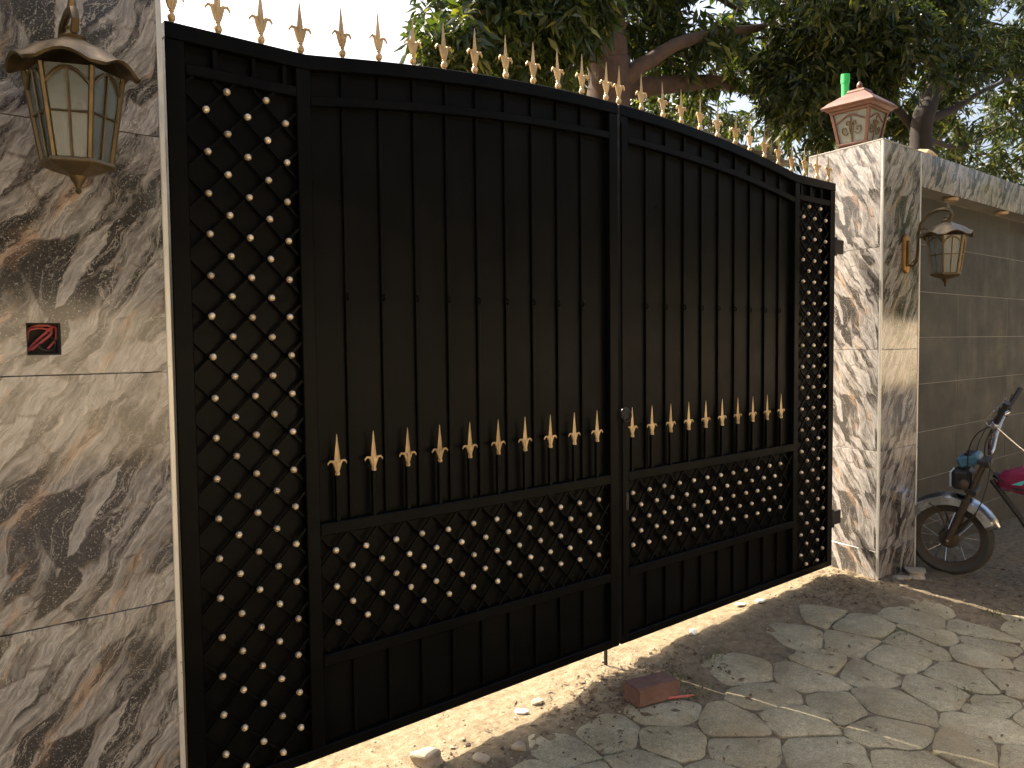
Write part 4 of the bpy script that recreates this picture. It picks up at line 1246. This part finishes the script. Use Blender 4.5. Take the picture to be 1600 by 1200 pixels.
HOLES = [(690, -10, 30, 60, .2), (1145, 155, 42, 24, .04), (1110, 105, 26, 16, .15), (1195, 65, 26, 14, .2), (1240, 72, 30, 12, .15), (1100, 15, 34, 26, .12), (1135, 10, 30, 16, .2), (1265, 120, 20, 12, .2), (1180, 15, 20, 14, .2),
         (1425, 130, 15, 28, .08), (1410, 75, 16, 16, .2), (1445, 70, 14, 36, .10), (1330, 200, 16, 10, .2), (1230, 25, 16, 12, .3), (1255, 215, 16, 14, .25),
         (1520, 165, 24, 40, .10), (1560, 130, 18, 20, .15), (1530, 235, 26, 26, .12), (1580, 230, 18, 20, .2), (1570, 20, 34, 22, .10), (1500, 65, 14, 10, .3), (1475, 215, 14, 22, .2),
         (1010, 60, 14, 24, .3), (1060, 85, 16, 14, .25), (1030, 130, 14, 12, .3), (885, 90, 12, 12, .4), (770, 15, 12, 12, .4), (1385, 215, 14, 14, .25), (1460, 140, 16, 16, .2)]
_hr = random.Random(11)
HOLES += [(_hr.uniform(960, 1600), _hr.uniform(0, 270), _hr.uniform(5, 13), _hr.uniform(5, 10), .10) for _ in range(95)]
YA = 6.5
tA = at(950, 150, YA)
blA = [blob(750, 20, YA, 100, 364), blob(700, 70, YA - .4, 55, 132), blob(830, 60, YA, 95, 364), blob(780, 130, YA + 1, 60, 120), blob(880, 20, YA - .6, 80, 231), blob(1000, 10, YA + .4, 90, 253), blob(900, 120, YA + 1.2, 75, 187),
       blob(1060, 60, YA, 80, 221), blob(1120, 90, YA, 70, 165), blob(1030, 150, YA + 1, 70, 143), blob(1180, 40, YA, 80, 198), blob(1110, 170, YA + 1.5, 60, 110),
       blob(760, -70, YA, 120, 243), blob(900, -80, YA, 130, 243), blob(1050, -80, YA, 130, 243), blob(1180, -60, YA + .5, 100, 130)]
tree((tA.x, YA, -0.1), 'big leafy tree with reddish trunk rising behind the middle of the gate',
     [(tA.x + .1, YA, -0.2), (tA.x + .05, YA, 2), tA, at(945, 60, YA), at(938, -60, YA), at(930, -160, YA)], (0.42, 0.30),
     [([at(960, 135, YA - .1), at(1000, 105, YA - .4), at(1060, 68, YA - .6), at(1130, 50, YA - .7), at(1230, 40, YA - .6)], 0.17, 0.06),
      ([at(965, 140, YA + .2), at(1050, 132, YA), at(1120, 128, YA), at(1180, 138, YA), at(1230, 110, YA)], 0.20, 0.07),
      ([at(940, 60, YA), at(880, 20, YA - .3), at(800, 10, YA - .4), at(720, 30, YA - .5)], 0.14, 0.03),
      ([at(938, 0, YA), at(1000, -40, YA), at(1090, -20, YA), at(1160, 20, YA)], 0.14, 0.04),
      ([at(950, 110, YA), at(900, 70, YA + .5), at(850, 60, YA + .8)], 0.10, 0.03)],
     blA, 'leafA', 0.24, 10, HOLES)
YB = 4.4
tB = at(1440, 215, YB)
blB = [blob(1240, 130, YB + 1, 70, 327), blob(1290, 50, YB + .5, 90, 570), blob(1340, 120, YB + .5, 70, 396), blob(1270, 190, YB + 1.4, 55, 207), blob(1380, 60, YB, 80, 501), blob(1440, 30, YB, 80, 396),
       blob(1490, 110, YB, 70, 327), blob(1540, 60, YB + .3, 80, 361), blob(1590, 100, YB + .3, 70, 258), blob(1400, 170, YB + .8, 60, 292), blob(1480, 190, YB + .6, 60, 223), blob(1560, 190, YB + .6, 70, 223), blob(1600, 240, YB + .8, 60, 154),
       blob(1500, 250, YB + 1, 50, 120), blob(1350, 190, YB + 1.5, 60, 241), blob(1560, 280, YB + 1, 50, 103), blob(1300, -50, YB, 120, 379), blob(1450, -60, YB, 120, 379), blob(1590, -30, YB, 120, 345), blob(1680, 100, YB, 120, 345), blob(1700, 220, YB + .4, 100, 224)]
tree((tB.x, YB, -0.1), 'dark leafy tree with leaning trunk standing behind the right boundary wall',
     [(tB.x + .3, YB, -0.2), (tB.x + .25, YB, 2.2), tB, at(1452, 160, YB), at(1468, 100, YB), at(1455, 30, YB), at(1440, -60, YB)], (0.27, 0.13),
     [([at(1445, 190, YB), at(1490, 170, YB - .2), at(1540, 140, YB - .3), at(1610, 110, YB - .4)], 0.11, 0.03),
      ([at(1465, 110, YB), at(1420, 70, YB), at(1370, 50, YB), at(1300, 45, YB + .3)], 0.12, 0.03),
      ([at(1440, 215, YB + .1), at(1390, 160, YB + .5), at(1340, 130, YB + .7), at(1270, 120, YB + 1)], 0.10, 0.03),
      ([at(1445, 215, YB), at(1500, 230, YB + .3), at(1560, 200, YB + .5)], 0.07, 0.02),
      ([at(1455, 30, YB), at(1510, 30, YB), at(1570, 40, YB + .2)], 0.08, 0.02)],
     blB + [blob(1520, 240, YB + 1.5, 60, 105), blob(1580, 270, YB + 1.5, 60, 105), blob(1450, 215, YB + 1.6, 50, 84), blob(1500, 170, YB + 1.8, 60, 76), blob(1590, 190, YB + 1.8, 60, 76), blob(1440, 110, YB - .6, 50, 63)], 'leafB', 0.225, 9, HOLES, 'darkbark')
# farther tree closing the gap between them
YC = 11.0
tC = at(1205, 200, YC)
tree((tC.x, YC, -0.1), 'farther leafy tree seen between the two nearer trees, behind the right gate leaf',
     [(tC.x, YC, -0.2), (tC.x, YC, 3), tC, at(1200, 120, YC), at(1210, 20, YC)], (0.35, 0.14),
     [([at(1203, 150, YC), at(1140, 100, YC), at(1080, 90, YC)], 0.12, 0.03), ([at(1205, 140, YC), at(1270, 100, YC), at(1330, 80, YC)], 0.12, 0.03)],
     [blob(1100, 200, YC, 70, 126), blob(1180, 120, YC, 80, 135), blob(1220, 200, YC, 70, 135), blob(1290, 160, YC, 80, 135), blob(1060, 120, YC, 60, 81), blob(1330, 220, YC, 70, 98), blob(980, 160, YC, 60, 90), blob(1400, 120, YC, 70, 81), blob(1460, 240, YC, 70, 81), blob(900, 140, YC, 60, 81), blob(760, 110, YC, 50, 54)],
     'leafB', 0.34, 8, HOLES)
# dark wood across the street, mirrored in the polished marble
cs = np.concatenate([np.array([x, -16.5, 5.2])[None] + rng.normal(size=(330, 3)) * [1.9, 1.3, 2.6] for x in np.arange(-22, 122, 3.8)])
cs = cs[cs[:, 2] > 1.0]
V, F = leaf_cloud(cs, np.full(len(cs), 1.1), 4)
tag(link('wood', arrays_mesh('wood', V, faces3=F, mat='leafB')), 'dark wood across the street, seen only as a reflection', 'wood', None, 'stuff')

# ------------------------------------------------------------------ low house roof behind the right leaf
hp = at(1150, 205, 5.0)
rt = root('outbuilding', (hp.x, 5.6, -0.1), 'low outbuilding with grey sheet roof behind the right gate leaf', 'building')
q = MB(); q.box(hp.x - .9, hp.x + 1.6, 5.15, 8.0, -0.1, hp.z - .35); q.build('wall', 'render', rt, .01)
q = MB(); n = 42; vs, fs = [], []
for k in range(n + 1):
    x = hp.x - 1.2 + 3.1 * k / n; dz = .018 * math.cos(k * math.pi / 1.5) - 0.05 * (x - hp.x)
    vs += [(x, 4.9, hp.z - .22 + dz), (x, 8.2, hp.z + .30 + dz), (x, 4.9, hp.z - .228 + dz), (x, 8.2, hp.z + .292 + dz)]
for k in range(n):
    a = 4 * k; fs += [(a, a + 4, a + 5, a + 1), (a + 2, a + 3, a + 7, a + 6), (a, a + 2, a + 6, a + 4), (a + 1, a + 5, a + 7, a + 3)]
q.add(vs, fs); q.build('roof', 'roof', rt)
for o in list(bpy.data.objects):
    if 'world_parts' in o: del o['world_parts']
